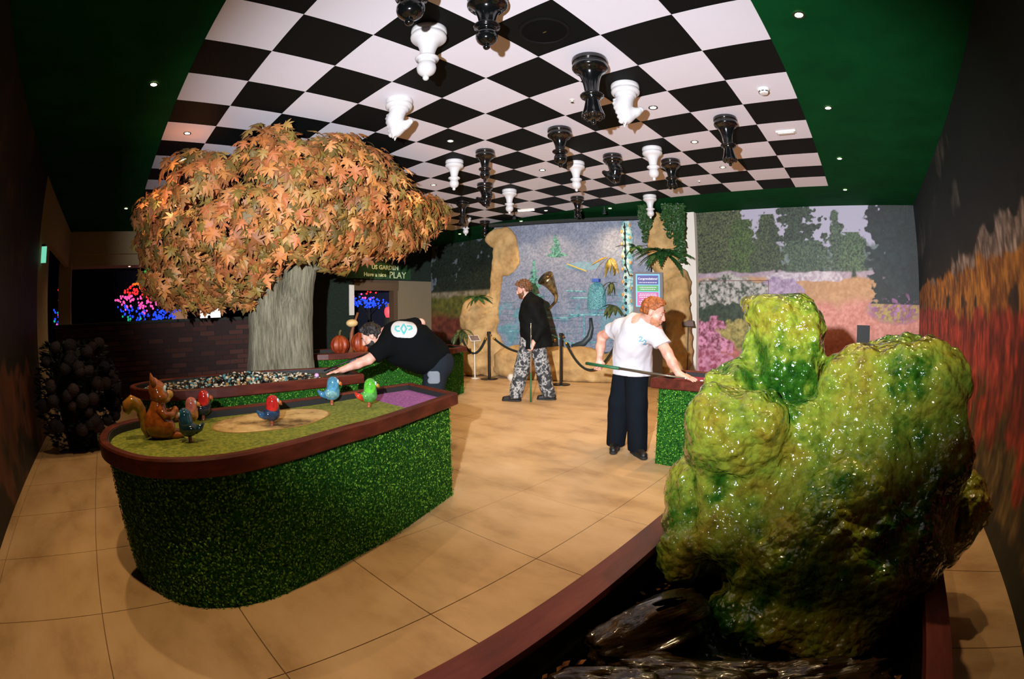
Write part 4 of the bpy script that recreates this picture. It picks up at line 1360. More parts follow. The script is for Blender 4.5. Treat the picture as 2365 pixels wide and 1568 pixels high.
def frond(L_, w, droop, n=12, leafy=True):
    """one frond along +x drooping down: midrib blade plus leaflets"""
    b = MB()
    pts = [(L_ * t, 0, -droop * L_ * t * t) for t in np.linspace(0, 1, n)]
    for i in range(n - 1):
        h0, h1 = w * math.sin(math.pi * min((i + 0.6) / n, 1)), w * math.sin(math.pi * min((i + 1.6) / n, 1))
        p0, p1 = pts[i], pts[i + 1]
        for s in (-1, 1):
            if leafy:
                b.add([p0, p1, (p1[0] + h1 * 0.5, s * h1, p1[2] - 0.25 * h1), ((p0[0] + p1[0]) / 2 + h1 * 0.25, s * h1 * 0.8, p0[2] - 0.2 * h1)], [(0, 1, 2, 3) if s > 0 else (3, 2, 1, 0)])
            else:
                b.add([p0, p1, (p1[0], s * h1, p1[2] - 0.1 * h1), (p0[0], s * h0, p0[2] - 0.1 * h0)], [(0, 1, 2, 3) if s > 0 else (3, 2, 1, 0)])
    return b


def plant(u, w, z, n, L_, wd, droop, m, label, name='fern', leafy=True, seed=1, spread=math.pi, world=None):
    loc = world or rw(u, w, z)
    t = empty(name, loc, RROT + math.pi / 2, label, 'plant', 'plants on the relief wall')
    b = frond(L_, wd, droop, 12, leafy)
    me = b.build('frond', m, t).data
    r_ = random.Random(seed)
    first = True
    for k in range(n):
        a = -spread / 2 + spread * (k + 0.5) / n + r_.uniform(-0.12, 0.12)
        o = t.children[0] if first else link('frond', me, None, t)
        first = False
        o.rotation_euler = (r_.uniform(-0.3, 0.3), r_.uniform(-0.55, 0.35), a)
        s = r_.uniform(0.75, 1.1)
        o.scale = (s, s, s)
    return t


plant(0.62, -0.30, 2.33, 7, 0.26, 0.045, 1.3, m_gold, 'golden hanging flower with long drooping petals on the relief', 'golden_plant', False, 3, 2.6)
plant(0.61, -0.30, 1.86, 7, 0.22, 0.035, 1.2, m_ferng, 'dark green spidery plant in the middle right of the relief', 'fern', False, 5, 2.8)
plant(0.60, -0.30, 1.44, 8, 0.24, 0.05, 1.1, m_ferng, 'lowest dark green plant on the relief, above the white shirt', 'fern', False, 8, 2.8)
plant(0.12, -0.2, 2.52, 9, 0.34, 0.06, 0.5, m_fern, 'green fern at the upper right corner of the relief panel', 'fern', True, 9, 2.6)
plant(-0.42, 0.16, 2.38, 30, 0.46, 0.085, 0.6, m_fern, 'big green fern spreading from the middle of the rock column', 'fern', True, 12, 3.6)
plant(3.25, 0.0, 1.62, 11, 0.30, 0.055, 0.6, m_fern, 'dark green star shaped fern on the left boulder', 'fern', True, 15, 4.5)
plant(3.6, 0.02, 0.95, 8, 0.3, 0.05, 0.9, m_ferng, 'dim trailing plant low on the left boulder beside the info stand', 'fern', True, 17, 2.6)


def ivy(anchor, strands, label, seed):
    r_ = random.Random(seed)
    t = empty('hanging_ivy', anchor, RROT, label, 'plant', 'ivy on the rock column')
    b = MB()
    for x0, y0, L_ in strands:
        x, y = x0, y0
        pts = []
        for k in range(int(L_ / 0.03)):
            z = -0.03 * k
            x += r_.uniform(-0.008, 0.008)
            pts.append((x, y, z))
            for q in range(4):
                a, e = r_.uniform(0, 6.28), r_.uniform(0.022, 0.042)
                cx, cy, cz = x + r_.uniform(-0.05, 0.05), y + r_.uniform(-0.02, 0.05), z + r_.uniform(-0.03, 0.03)
                ca, sa = math.cos(a) * e, math.sin(a) * e
                tl = r_.uniform(-0.6, 0.6)
                b.add([(cx - ca, cy, cz - sa), (cx + sa * 0.6, cy + tl * e, cz - ca * 0.6), (cx + ca, cy, cz + sa), (cx - sa * 0.6, cy + 0.5 * e, cz + ca * 0.6)], [(0, 1, 2, 3)])
        MB().tube(pts, 0.004, 5).build('stem', m_ferng, t)
    o = b.build('ivy_leaves', m_ivy, t)
    o['kind'] = 'stuff'
    return t


ivy(rw(-0.12, 0.2, 3.2), [(-0.05, 0, 0.42), (0.02, 0, 0.50), (0.08, 0, 0.40), (-0.1, 0.02, 0.34), (0.0, 0.04, 0.68), (0.05, 0.02, 0.32)], 'ivy hanging from the top left of the rock column, behind the white bishop', 4)
ivy(rw(-0.62, 0.28, 3.2), [(-0.1, 0, 0.9), (-0.05, 0, 0.75), (0.0, 0, 0.85), (0.06, 0, 0.6), (0.12, 0.02, 0.45), (-0.14, 0, 1.05), (-0.17, 0, 0.8), (0.16, 0.02, 0.3)], 'thick ivy hanging down the right side of the rock column', 6)

# notice board
nb_ = empty('notice_board', rw(-0.13, 0.22, 0), RROT + math.radians(8), 'grey notice board with a purple green and pink congratulations sign', 'sign')
MB().box(-0.27, 0.26, -0.05, 0.0, 0.0, 2.02).build('board', mat('board_grey', srgb(112, 106, 104), 0.7), nb_)


def textobj(name, body, size, m, parent, loc, rot, align='CENTER', ext=0.001, bold=0.0):
    cu = bpy.data.curves.new('txt', 'FONT')
    cu.body = body
    cu.size = size
    cu.extrude = ext
    cu.offset = bold
    cu.align_x = align
    cu.resolution_u = 2
    tmp = bpy.data.objects.new('txt', cu)
    COL.objects.link(tmp)
    dg = bpy.context.evaluated_depsgraph_get()
    me = bpy.data.meshes.new_from_object(tmp.evaluated_get(dg))
    bpy.data.objects.remove(tmp)
    me.materials.clear()
    o = link(name, me, m, parent)
    o.location = loc
    o.rotation_euler = rot
    return o


def rgbm(name, c, rough=0.5, emit=0):
    return mat(name, srgb(*c), rough, emit=srgb(*c) if emit else None, estr=emit)


m_txt = rgbm('print_white', (236, 232, 236))
sb_ = MB().box(-0.215, 0.215, 0.0, 0.004, 1.41, 1.985).build('sign_border', rgbm('cyan_edge', (110, 190, 214)), nb_)
MB().box(-0.19, 0.19, 0.004, 0.007, 1.80, 1.96).build('title_field', rgbm('purple_field', (58, 50, 128)), sb_)
MB().box(-0.19, 0.19, 0.004, 0.007, 1.68, 1.785).build('green_field', rgbm('green_field', (64, 150, 66)), sb_)
MB().box(-0.19, 0.19, 0.004, 0.007, 1.43, 1.665).build('pink_field', rgbm('pink_field', (186, 74, 142)), sb_)
FACE = (math.pi / 2, 0, math.pi)
textobj('title_text', 'Congratulations!', 0.052, m_txt, sb_, (0, 0.008, 1.885), FACE, bold=0.0008)
ln = MB()
for z, h in ((1.835, 0.16), (1.75, 0.15), (1.715, 0.13), (1.632, 0.15), (1.605, 0.16), (1.575, 0.15), (1.535, 0.12), (1.50, 0.16), (1.47, 0.14)):
    x = -h
    r_ = random.Random(int(z * 1000))
    while x < h:
        w_ = r_.uniform(0.012, 0.04)
        MB.box(ln, x, min(x + w_, h), 0.0072, 0.0082, z - 0.005, z + 0.005)
        x += w_ + 0.008
o = ln.build('small_print', m_txt, sb_)
o['kind'] = 'stuff'

# info stands
def info_stand(loc, rz, h, m, label):
    t = empty('info_stand', loc, rz, label, 'info stand', 'information stands')
    MB().lathe([(0.09, 0.0), (0.09, 0.01), (0.02, 0.016)], 16).build('foot', m, t)
    MB().tube([(0, 0, 0.01), (0, 0, h - 0.05)], 0.012, 8).build('post', m, t)
    b = MB().box(-0.11, 0.11, -0.08, 0.08, -0.006, 0.006)
    o = b.build('plate', m, t)
    o.location = (0, 0, h)
    o.rotation_euler = (math.radians(42), 0, 0)
    MB().box(-0.095, 0.095, -0.068, 0.068, 0.006, 0.008).build('printed_sheet', rgbm('sheet', (120, 100, 92)), o)
    return t


info_stand((-6.92, 6.62, 0), math.radians(75), 0.80, m_white, 'white slanted info stand before the left boulder')
info_stand((-3.05, 8.02, 0), math.radians(30), 1.12, rgbm('stand_dark', (56, 56, 48)), 'dark slanted info stand beside the white post behind the right table')

# rope barrier
m_blk = mat('barrier_black', srgb(22, 20, 18), 0.35, metal=0.3)
m_rope = mat('rope_dark', srgb(24, 30, 20), 0.9, bump=(120, 0.8, 0.01))
m_brass = mat('hook_brass', srgb(196, 150, 70), 0.25, metal=0.9)
SP = [(-6.62, 6.72), (-5.1, 7.02), (-3.98, 7.22)]
SL = ['black barrier post left of the walking man', 'black barrier post right of the walking man', 'black barrier post hidden behind the man in white']
for (x, y), lab in zip(SP, SL):
    t = empty('barrier_post', (x, y, 0), 0, lab, 'barrier post', 'rope barrier posts')
    MB().lathe([(0.17, 0.0), (0.17, 0.012), (0.13, 0.022), (0.03, 0.03)], 24).build('base', m_blk, t)
    MB().lathe([(0.025, 0.02), (0.025, 0.89)], 14).build('tube', m_blk, t)
    MB().lathe([(0.032, 0.86), (0.034, 0.93), (0.026, 0.94)], 14).build('cap', m_blk, t)
    for s in (-1, 1):
        MB().ball((0.045 * s, 0, 0.87), 0.018, 8, 6).build('hook', m_brass, t, True)


def rope(a, b, sag, label):
    pts = []
    for k in range(21):
        s = k / 20
        pts.append((a[0] + (b[0] - a[0]) * s, a[1] + (b[1] - a[1]) * s, a[2] + (b[2] - a[2]) * s - sag * 4 * s * (1 - s)))
    t = empty('barrier_rope', (a[0], a[1], a[2]), 0, label, 'rope', 'barrier ropes')
    ro_ = MB().tube([(x - a[0], y - a[1], z - a[2]) for x, y, z in pts[1:-1]], 0.022, 8).build('rope', m_rope, t, True)
    for q in (pts[1], pts[-2]):
        MB().ball((q[0] - a[0], q[1] - a[1], q[2] - a[2]), 0.028, 8, 6).build('rope_end', m_brass, ro_, True)
    return t


rope((-6.57, 6.73, 0.86), (-5.15, 7.01, 0.86), 0.30, 'dark sagging rope behind the walking man')
rope((-5.05, 7.03, 0.86), (-4.03, 7.21, 0.86), 0.56, 'dark rope sagging low between the walking man and the man in white')
rope((-6.67, 6.71, 0.86), (-7.22, 6.52, 0.86), 0.36, 'dark rope sagging left of the barrier, by the info stand')
o = netobj('white_stone', lambda P: _el(P, (0, 0, 0.06), (0.09, 0.07, 0.08)) + 0.012 * fbm(P[..., 0] * 14, P[..., 1] * 14, P[..., 2] * 14, 2, 3), (-0.13, -0.12, -0.03), (0.13, 0.12, 0.18), 0.012, rgbm('stone_white', (214, 206, 190)))
o.location = (-6.12, 6.82, 0.0)
tag(o, 'white rounded stone on the floor before the rock ledge', 'stone')

# ------------------------------------------------------------------ glazed ceramic figures on the front table
def glaze(name, c, c2=None):
    c2 = c2 or tuple(int(x * 0.7) for x in c)
    return mat('glaze_' + name, srgb(*c), 0.12, coat=0.8, ramp=[(0.35, srgb(*c2)), (0.6, srgb(*c))], nscale=28, coord='obj')


BED = 0.7255
sq = empty('squirrel_figure', (-2.67, 0.20, BED), 0, 'brown glazed ceramic squirrel sitting upright on the table end', 'figurine')
gb, gl, gt = glaze('brown', (168, 94, 36), (124, 62, 22)), glaze('tan', (186, 140, 70), (150, 104, 46)), glaze('gold', (168, 112, 42), (124, 96, 34))
# faces +y ; right side (image front) is +x
netobj('body', lambda P: smin(smin(_el(P, (0, 0.0, 0.075), (0.075, 0.085, 0.08)), _rc(P, (0, 0.0, 0.1), (0, 0.015, 0.185), 0.066, 0.045), 0.03),
                              smin(_el(P, (0.045, 0.04, 0.06), (0.035, 0.06, 0.055)), _el(P, (-0.045, 0.04, 0.06), (0.035, 0.06, 0.055)), 0.01), 0.02), (-0.13, -0.13, -0.02), (0.13, 0.15, 0.26), 0.006, gb, sq)
hd = netobj('head', lambda P: smin(smin(_el(P, (0, 0.02, 0.245), (0.05, 0.055, 0.06)), _el(P, (0, 0.035, 0.222), (0.06, 0.05, 0.036)), 0.02), _rc(P, (0, 0.01, 0.27), (0, 0.0, 0.30), 0.04, 0.025), 0.02), (-0.1, -0.08, 0.14), (0.1, 0.14, 0.35), 0.0055, gb, sq)
netobj('muzzle', lambda P: smin(_el(P, (0, 0.085, 0.228), (0.03, 0.03, 0.024)), _el(P, (0, 0.055, 0.205), (0.046, 0.036, 0.022)), 0.015), (-0.07, 0.0, 0.16), (0.07, 0.14, 0.27), 0.005, gl, hd)
MB().ball((0, 0.115, 0.238), 0.009, 10, 6).build('nose', mat('nose_dark', srgb(50, 26, 18), 0.2), hd, True)
m_ew, m_ed = glaze('eyewhite', (206, 224, 220), (150, 180, 190)), mat('eye_dark', srgb(12, 14, 16), 0.1)
for s in (-1, 1):
    MB().ball((0.036 * s, 0.062, 0.262), 0.017, 12, 8, sq=(0.6, 0.7, 1.2)).build('eye', m_ew, hd, True)
    MB().ball((0.041 * s, 0.071, 0.262), 0.008, 8, 6).build('pupil', m_ed, hd, True)
    MB().tube([(0.03 * s, 0.0, 0.285), (0.034 * s, -0.008, 0.315), (0.036 * s, -0.012, 0.345)], [0.017, 0.014, 0.002], 8).build('ear', gb, hd, True)
    MB().tube([(0.045 * s, 0.01, 0.165), (0.066 * s, 0.04, 0.13), (0.05 * s, 0.085, 0.125), (0.018 * s, 0.11, 0.14)], [0.024, 0.022, 0.019, 0.016], 10).ball((0.012 * s, 0.115, 0.143), 0.019, 10, 6).build('arm', gb, sq, True)
    MB().tube([(0.045 * s, 0.06, 0.018), (0.05 * s, 0.10, 0.016), (0.055 * s, 0.145, 0.013)], [0.016, 0.02, 0.010], 10).build('foot', gb, sq, True)
MB().tube([(0.0, -0.07, 0.012), (0.0, -0.085, 0.06), (0.0, -0.088, 0.12), (0.0, -0.092, 0.16), (0.0, -0.112, 0.19), (0.0, -0.145, 0.205), (0.0, -0.168, 0.19), (0.0, -0.172, 0.165), (0.0, -0.165, 0.145)], [0.014, 0.022, 0.026, 0.03, 0.036, 0.040, 0.038, 0.032, 0.012], 12).build('tail', gt, sq, True)


def bird(loc, rz, head, body, wing, beak, tailc, label, sc=1.0):
    t = empty('bird_figure', (loc[0], loc[1], BED), rz, label, 'figurine', 'glazed ceramic birds on the front table')
    t.scale = (sc * 1.1, sc * 1.1, sc * 1.1)
    gh, gbd, gw = glaze('h%d' % len(bpy.data.materials), head), glaze('b%d' % len(bpy.data.materials), body), glaze('w%d' % len(bpy.data.materials), wing)
    netobj('body', lambda P: smin(_el(P, (0, 0.0, 0.062), (0.036, 0.046, 0.036)), _rc(P, (0, 0.012, 0.07), (0, 0.02, 0.09), 0.034, 0.03), 0.02), (-0.06, -0.08, 0.0), (0.06, 0.08, 0.14), 0.0045, gbd, t)
    hb_ = netobj('head', lambda P: _rc(P, (0, 0.010, 0.092), (0, 0.014, 0.126), 0.037, 0.035), (-0.05, -0.04, 0.045), (0.05, 0.07, 0.175), 0.0045, gh, t)
    for s in (-1, 1):
        MB().ball((0.032 * s, -0.006, 0.064), 0.03, 12, 8, sq=(0.35, 1.25, 0.7)).build('wing', gw, t, True)
        MB().ball((0.024 * s, 0.038, 0.134), 0.009, 8, 6, sq=(0.6, 0.7, 1.3)).build('eye', m_ew, hb_, True)
    MB().tube([(0, 0.045, 0.122), (0, 0.058, 0.116), (0, 0.066, 0.104)], [0.013, 0.011, 0.003], 8).build('beak', glaze('k%d' % len(bpy.data.materials), beak), hb_, True)
    MB().tube([(0, -0.03, 0.055), (0, -0.06, 0.066), (0, -0.08, 0.088)], [0.022, 0.016, 0.006], 8).build('tail', glaze('t%d' % len(bpy.data.materials), tailc), t, True)
    MB().lathe([(0.013, -0.0), (0.010, 0.006), (0.010, 0.035)], 10).build('peg', glaze('p%d' % len(bpy.data.materials), (176, 96, 58)), t, True)
    return t


R_ = math.radians
bird((-2.50, 0.36), R_(160), (34, 84, 104), (28, 62, 72), (24, 50, 52), (150, 84, 50), (24, 54, 60), 'dark teal bird figure beside the squirrel feet, seen from behind', 1.0)
bird((-2.86, 0.43), R_(-8), (206, 118, 100), (198, 130, 70), (196, 140, 60), (206, 130, 60), (206, 160, 80), 'pink and yellow bird figure behind the squirrel paws', 0.98)
bird((-3.0, 0.54), R_(-12), (200, 40, 34), (30, 36, 52), (40, 50, 66), (196, 104, 60), (30, 36, 52), 'bird figure with red head and navy body beside the pink bird', 1.05)
bird((-2.61, 0.885), R_(-4), (204, 44, 38), (38, 60, 92), (44, 70, 104), (200, 110, 60), (44, 90, 130), 'red headed bird figure with blue wings standing on the tan oval', 1.0)
bird((-2.97, 1.47), R_(-14), (84, 150, 180), (96, 160, 186), (130, 180, 180), (206, 120, 54), (70, 130, 172), 'light blue bird figure near the back rim of the table', 1.1)
bird((-2.73, 1.63), R_(-14), (96, 196, 60), (84, 170, 70), (100, 180, 90), (206, 150, 50), (208, 56, 34), 'green bird figure with red tail beside the purple felt', 1.08)

# ------------------------------------------------------------------ people
class SD:
    """primitives blended on a grid, each only evaluated round itself"""
    def __init__(s):
        s.p = []

    def rc(s, a, b, ra, rb, k=0.03):
        s.p.append(('rc', a, b, ra, rb, k, 0))
        return s

    def el(s, c, r, k=0.03, rot=None, sub=0):
        s.p.append(('el', c, r, rot, None, k, sub))
        return s

    def chain(s, pts, rad, k=0.03):
        for i in range(len(pts) - 1):
            s.rc(pts[i], pts[i + 1], rad[i], rad[i + 1], k)
        return s

    def field(s, P, box=None):
        lo, hi, step, shape = box
        V = np.full(shape, 0.5)
        for t, a, b, c, d, k, sub in s.p:
            if t == 'rc':
                A = np.array([a, b], float)
                r = max(c, d)
                l, h = A.min(0) - r, A.max(0) + r
            else:
                r = max(b)
                l, h = np.array(a) - r, np.array(a) + r
            mrg = k + 0.06
            i0 = np.clip(np.floor((l - mrg - lo) / step).astype(int), 0, np.array(shape))
            i1 = np.clip(np.ceil((h + mrg - lo) / step).astype(int) + 1, 0, np.array(shape))
            if np.any(i1 <= i0):
                continue
            sl = tuple(slice(i0[j], i1[j]) for j in range(3))
            Q = P[sl]
            q = _rc(Q, a, b, c, d) if t == 'rc' else _el(Q, a, b, c)
            V[sl] = smax(V[sl], -q, k) if sub else smin(V[sl], q, k)
        return V

    def bounds(s, m=0.05):
        l, h = [], []
        for t, a, b, c, d, k, sub in s.p:
            if t == 'rc':
                A = np.array([a, b], float)
                r = max(c, d)
                l.append(A.min(0) - r)
                h.append(A.max(0) + r)
            else:
                l.append(np.array(a) - max(b))
                h.append(np.array(a) + max(b))
        return np.min(l, 0) - m, np.max(h, 0) + m

    def mesh(s, name, step, m, parent, org, post=None, zmin=None):
        lo, hi = s.bounds()
        if zmin is not None:
            lo[2] = max(lo[2], zmin)
        n = np.ceil((hi - lo) / step).astype(int) + 1
        ax = [lo[i] + step * np.arange(n[i]) for i in range(3)]
        P = np.stack(np.meshgrid(*ax, indexing='ij'), -1)
        V = s.field(P, (lo, hi, step, tuple(n)))
        if post:
            V = post(P, V)
        v, f = surfnet(None, lo, hi, step, V)
        return meshobj(name, v - np.array(org), f, m, parent, True)


def plane(P, pt, nrm):
    nrm = np.array(nrm, float)
    nrm /= np.linalg.norm(nrm)
    return (P - np.array(pt)) @ nrm


def wr(P, amp, f, seed, ax=(1, 1, 1)):
    return amp * fbm(P[..., 0] * f * ax[0], P[..., 1] * f * ax[1], P[..., 2] * f * ax[2], 2, seed)


def frame(f, upv=(0, 0, 1)):
    f = Vector(f).normalized()
    r = f.cross(Vector(upv)).normalized()
    u = r.cross(f)
    return np.array(f), np.array(r), np.array(u)


def head_prims(sd, c, f, upv=(0, 0, 1), sc=1.0):
    """skull, jaw, nose, lips, ears, brow; c is the centre of the head"""
    F, R_2, U = frame(f, upv)
    c = np.array(c, float)
    g = lambda x, y, z: tuple(c + sc * (R_2 * x + F * y + U * z))
    rot = np.stack([R_2, F, U], 1)
    sd.el(g(0, -0.012, 0.028), (0.076 * sc, 0.094 * sc, 0.088 * sc), 0.02, rot)
    sd.el(g(0, 0.02, -0.045), (0.060 * sc, 0.068 * sc, 0.068 * sc), 0.03, rot)
    sd.el(g(0, 0.052, -0.092), (0.03 * sc, 0.028 * sc, 0.022 * sc), 0.02, rot)
    sd.rc(g(0, 0.086, 0.008), g(0, 0.106, -0.033), 0.010 * sc, 0.014 * sc, 0.012)
    for s in (-1, 1):
        sd.el(g(0.012 * s, 0.098, -0.036), (0.010 * sc, 0.010 * sc, 0.008 * sc), 0.008, rot)
        sd.rc(g(0.012 * s, 0.084, 0.02), g(0.045 * s, 0.068, 0.018), 0.011 * sc, 0.009 * sc, 0.012)
        sd.el(g(0.043 * s, 0.05, -0.025), (0.022 * sc, 0.026 * sc, 0.018 * sc), 0.02, rot)
        sd.el(g(0.076 * s, -0.012, -0.004), (0.010 * sc, 0.020 * sc, 0.031 * sc), 0.008, rot)
        sd.el(g(0.031 * s, 0.086, 0.002), (0.014 * sc, 0.012 * sc, 0.010 * sc), 0.006, rot, 1)
    sd.el(g(0, 0.086, -0.060), (0.024 * sc, 0.012 * sc, 0.007 * sc), 0.008, rot)
    sd.el(g(0, 0.084, -0.071), (0.020 * sc, 0.012 * sc, 0.007 * sc), 0.008, rot)
    return g, rot


def face_extras(par, org, g, rot, hair_m, brow=True, sc=1.0):
    o_ = np.array(org)
    for s in (-1, 1):
        e = np.array(g(0.031 * s, 0.0735, 0.001)) - o_
        MB().ball(e, 0.0108 * sc, 10, 8).build('eye', m_eyew, par, True)
        e = np.array(g(0.031 * s, 0.0815, 0.0005)) - o_
        MB().ball(e, 0.0045 * sc, 8, 6).build('iris', m_iris, par, True)
        a, b, c = (np.array(g(x * s, y, z)) - o_ for x, y, z in ((0.014, 0.097, 0.026), (0.033, 0.089, 0.031), (0.05, 0.072, 0.024)))
        MB().tube([a, b, c], [0.004, 0.005, 0.003], 6).build('eyebrow', hair_m, par, True)


def hair_mesh(par, org, g, rot, m, thick=0.014, front=0.055, low=-0.01, back=-0.06, sc=1.0, name='hair', step=0.0075, seed=1, amp=0.012, sides=0.02):
    sd = SD()
    sd.el(g(0, -0.014, 0.032), (0.076 * sc + thick, 0.094 * sc + thick, 0.088 * sc + thick), 0.02, rot)
    sd.el(g(0, -0.055, -0.01), (0.064 * sc + thick * 0.6, 0.052 * sc + thick, 0.07 * sc), 0.03, rot)
    sd.rc(g(-0.03, 0.05, 0.095), g(0.04, 0.06, 0.09), 0.024, 0.022, 0.03)
    F, R_2, U = rot[:, 1], rot[:, 0], rot[:, 2]

    def post(P, V):
        V = V + wr(P, amp, 38, seed) + wr(P, amp * 0.6, 80, seed + 5)
        y = plane(P, g(0, 0, 0), F)
        z = plane(P, g(0, 0, 0), U)
        hairline = np.maximum(y - (front + 0.25 * (z - 0.05)), 0) * 1.0
        cut = np.where(y > 0.02, (low + sides + np.clip((y - 0.02) * 1.1, 0, 0.06)) - z, np.where(y > -0.03, low + 0.012 - z, back - z))
        return np.maximum(V, np.maximum(cut, y - front - np.clip((z - 0.07) * 1.6, 0, 0.05)))
    return sd.mesh(name, step, m, par, org, post)


def beard_mesh(par, org, g, rot, m, sc=1.0, seed=3, thick=0.006):
    sd = SD()
    sd.el(g(0, 0.021, -0.047), (0.060 * sc + thick, 0.068 * sc + thick, 0.068 * sc + thick), 0.03, rot)
    sd.el(g(0, 0.053, -0.095), (0.03 * sc + thick, 0.028 * sc + thick, 0.022 * sc + thick), 0.02, rot)
    sd.rc(g(-0.022, 0.094, -0.05), g(0.022, 0.094, -0.05), 0.007, 0.007, 0.01)
    F, R_2, U = rot[:, 1], rot[:, 0], rot[:, 2]

    def post(P, V):
        V = V + wr(P, 0.004, 70, seed)
        y, z, x = plane(P, g(0, 0, 0), F), plane(P, g(0, 0, 0), U), plane(P, g(0, 0, 0), R_2)
        top = z + 0.046 - np.clip((0.035 - y) * 0.9, 0, 0.05)
        V = np.maximum(V, top)
        mouth = np.hypot(x / 0.024, (z + 0.066) / 0.012) - 1
        V = np.maximum(V, np.where(y > 0.07, -mouth * 0.01, -1))
        return np.maximum(V, 0.0 - y)
    return sd.mesh('beard', 0.0065, m, par, org, post)


def hand_prims(sd, wrist, d, palmn, curl=0.3, spread=0.25, sc=1.0, thumb=1):
    """wrist point, pointing direction d, palm normal; five separate fingers"""
    d, pn = Vector(d).normalized(), Vector(palmn).normalized()
    s = d.cross(pn).normalized() * thumb
    pn = (pn - d * pn.dot(d)).normalized()
    w = Vector(wrist)
    T = lambda v: tuple(v)
    sd.rc(T(w), T(w + d * 0.03 * sc), 0.024 * sc, 0.026 * sc, 0.02)
    for k in range(4):
        off = (k - 1.5) * 0.019 * sc
        sd.rc(T(w + d * 0.03 * sc + s * off * 0.7), T(w + d * 0.085 * sc + s * off), 0.015 * sc, 0.0125 * sc, 0.012)
        L_ = (0.068, 0.076, 0.072, 0.056)[3 - k] * sc
        fd = (d + s * (k - 1.5) * spread * 0.35).normalized()
        p0 = w + d * 0.085 * sc + s * off
        a1, a2 = curl * 0.7, curl * 1.7
        f1 = (fd * math.cos(a1) + pn * math.sin(a1)).normalized()
        f2 = (fd * math.cos(a2) + pn * math.sin(a2)).normalized()
        p1 = p0 + f1 * L_ * 0.5
        p2 = p1 + f2 * L_ * 0.5
        sd.rc(T(p0), T(p1), 0.0095 * sc, 0.0085 * sc, 0.006)
        sd.rc(T(p1), T(p2), 0.0085 * sc, 0.0068 * sc, 0.005)
    p0 = w + d * 0.022 * sc + s * 0.024 * sc
    p1 = p0 + (d * 0.7 + s * 0.8 + pn * 0.3 * curl).normalized() * 0.042 * sc
    p2 = p1 + (d * 0.95 + s * 0.35 + pn * curl).normalized() * 0.03 * sc
    sd.rc(T(p0), T(p1), 0.014 * sc, 0.011 * sc, 0.012)
    sd.rc(T(p1), T(p2), 0.0105 * sc, 0.008 * sc, 0.006)


def shoe(par, org, ankle, d, m, sole_m, L_=0.27):
    d = Vector((d[0], d[1], 0)).normalized()
    a = Vector((ankle[0], ankle[1], 0))
    sd = SD()
    t = lambda f, h: tuple(a + d * f + Vector((0, 0, h)))
    sd.rc(t(-0.05, 0.055), t(0.03, 0.055), 0.044, 0.046, 0.02)
    sd.rc(t(0.03, 0.05), t(0.16, 0.036), 0.046, 0.036, 0.03)
    sd.rc(t(0, 0.06), t(0, 0.10), 0.042, 0.04, 0.02)
    sh_ = sd.mesh('shoe', 0.009, m, par, org, lambda P, V: np.maximum(V, 0.022 - P[..., 2]), -0.02)
    s2 = SD()
    s2.rc(t(-0.05, 0.016), t(0.05, 0.016), 0.048, 0.046, 0.02).rc(t(0.05, 0.016), t(0.165, 0.016), 0.046, 0.038, 0.02)
    s2.mesh('shoe_sole', 0.009, sole_m, sh_, org, lambda P, V: np.maximum(np.maximum(V, P[..., 2] - 0.03), 0.001 - P[..., 2]), -0.02)


m_skin = mat('skin', srgb(214, 160, 138), 0.5, ramp=[(0.35, srgb(200, 142, 120)), (0.65, srgb(224, 174, 152))], nscale=14, bump=(120, 0.1, 0.002))
m_eyew, m_iris = mat('eye_white', srgb(176, 166, 160), 0.3), mat('eye_iris', srgb(50, 44, 38), 0.15)
m_ginger = mat('hair_ginger', srgb(150, 78, 32), 0.6, ramp=[(0.35, srgb(104, 52, 22)), (0.65, srgb(186, 104, 46))], nscale=60, bump=(120, 0.6, 0.006))
m_fair = mat('beard_fair', srgb(186, 126, 92), 0.7, bump=(160, 0.5, 0.004))
m_brownhair = mat('hair_brown', srgb(92, 58, 32), 0.6, ramp=[(0.35, srgb(52, 32, 18)), (0.65, srgb(130, 84, 46))], nscale=60, bump=(120, 0.6, 0.006))
m_darkhair = mat('hair_dark', srgb(26, 20, 16), 0.6, bump=(120, 0.6, 0.006))
m_tee = mat('tee_white', srgb(206, 205, 209), 0.9, spec=0.1, bump=(300, 0.1, 0.002))
m_teeb = mat('tee_black', srgb(9, 12, 13), 0.9, spec=0.08, bump=(300, 0.1, 0.002))
m_navy = mat('trouser_navy', srgb(17, 22, 28), 0.9, spec=0.08, bump=(200, 0.2, 0.002))
m_jacket = mat('jacket_black', srgb(12, 14, 12), 0.8, spec=0.12, bump=(60, 0.3, 0.004))
m_camo = mat('camo', srgb(90, 92, 92), 0.8, ramp=[(0.38, srgb(34, 36, 38)), (0.47, srgb(66, 70, 72)), (0.53, srgb(176, 176, 172)), (0.6, srgb(52, 56, 58))], nscale=12, detail=3, bump=(60, 0.2, 0.003))
m_grey = mat('trouser_grey', srgb(32, 38, 44), 0.9, spec=0.08, bump=(200, 0.2, 0.002))
m_greylt = mat('pocket_grey', srgb(118, 126, 132), 0.85)
m_shoe, m_sole = mat('shoe_black', srgb(18, 18, 18), 0.5), mat('sole_black', srgb(26, 25, 24), 0.7)
m_tealprint = rgbm('print_teal', (80, 176, 174), 0.7)

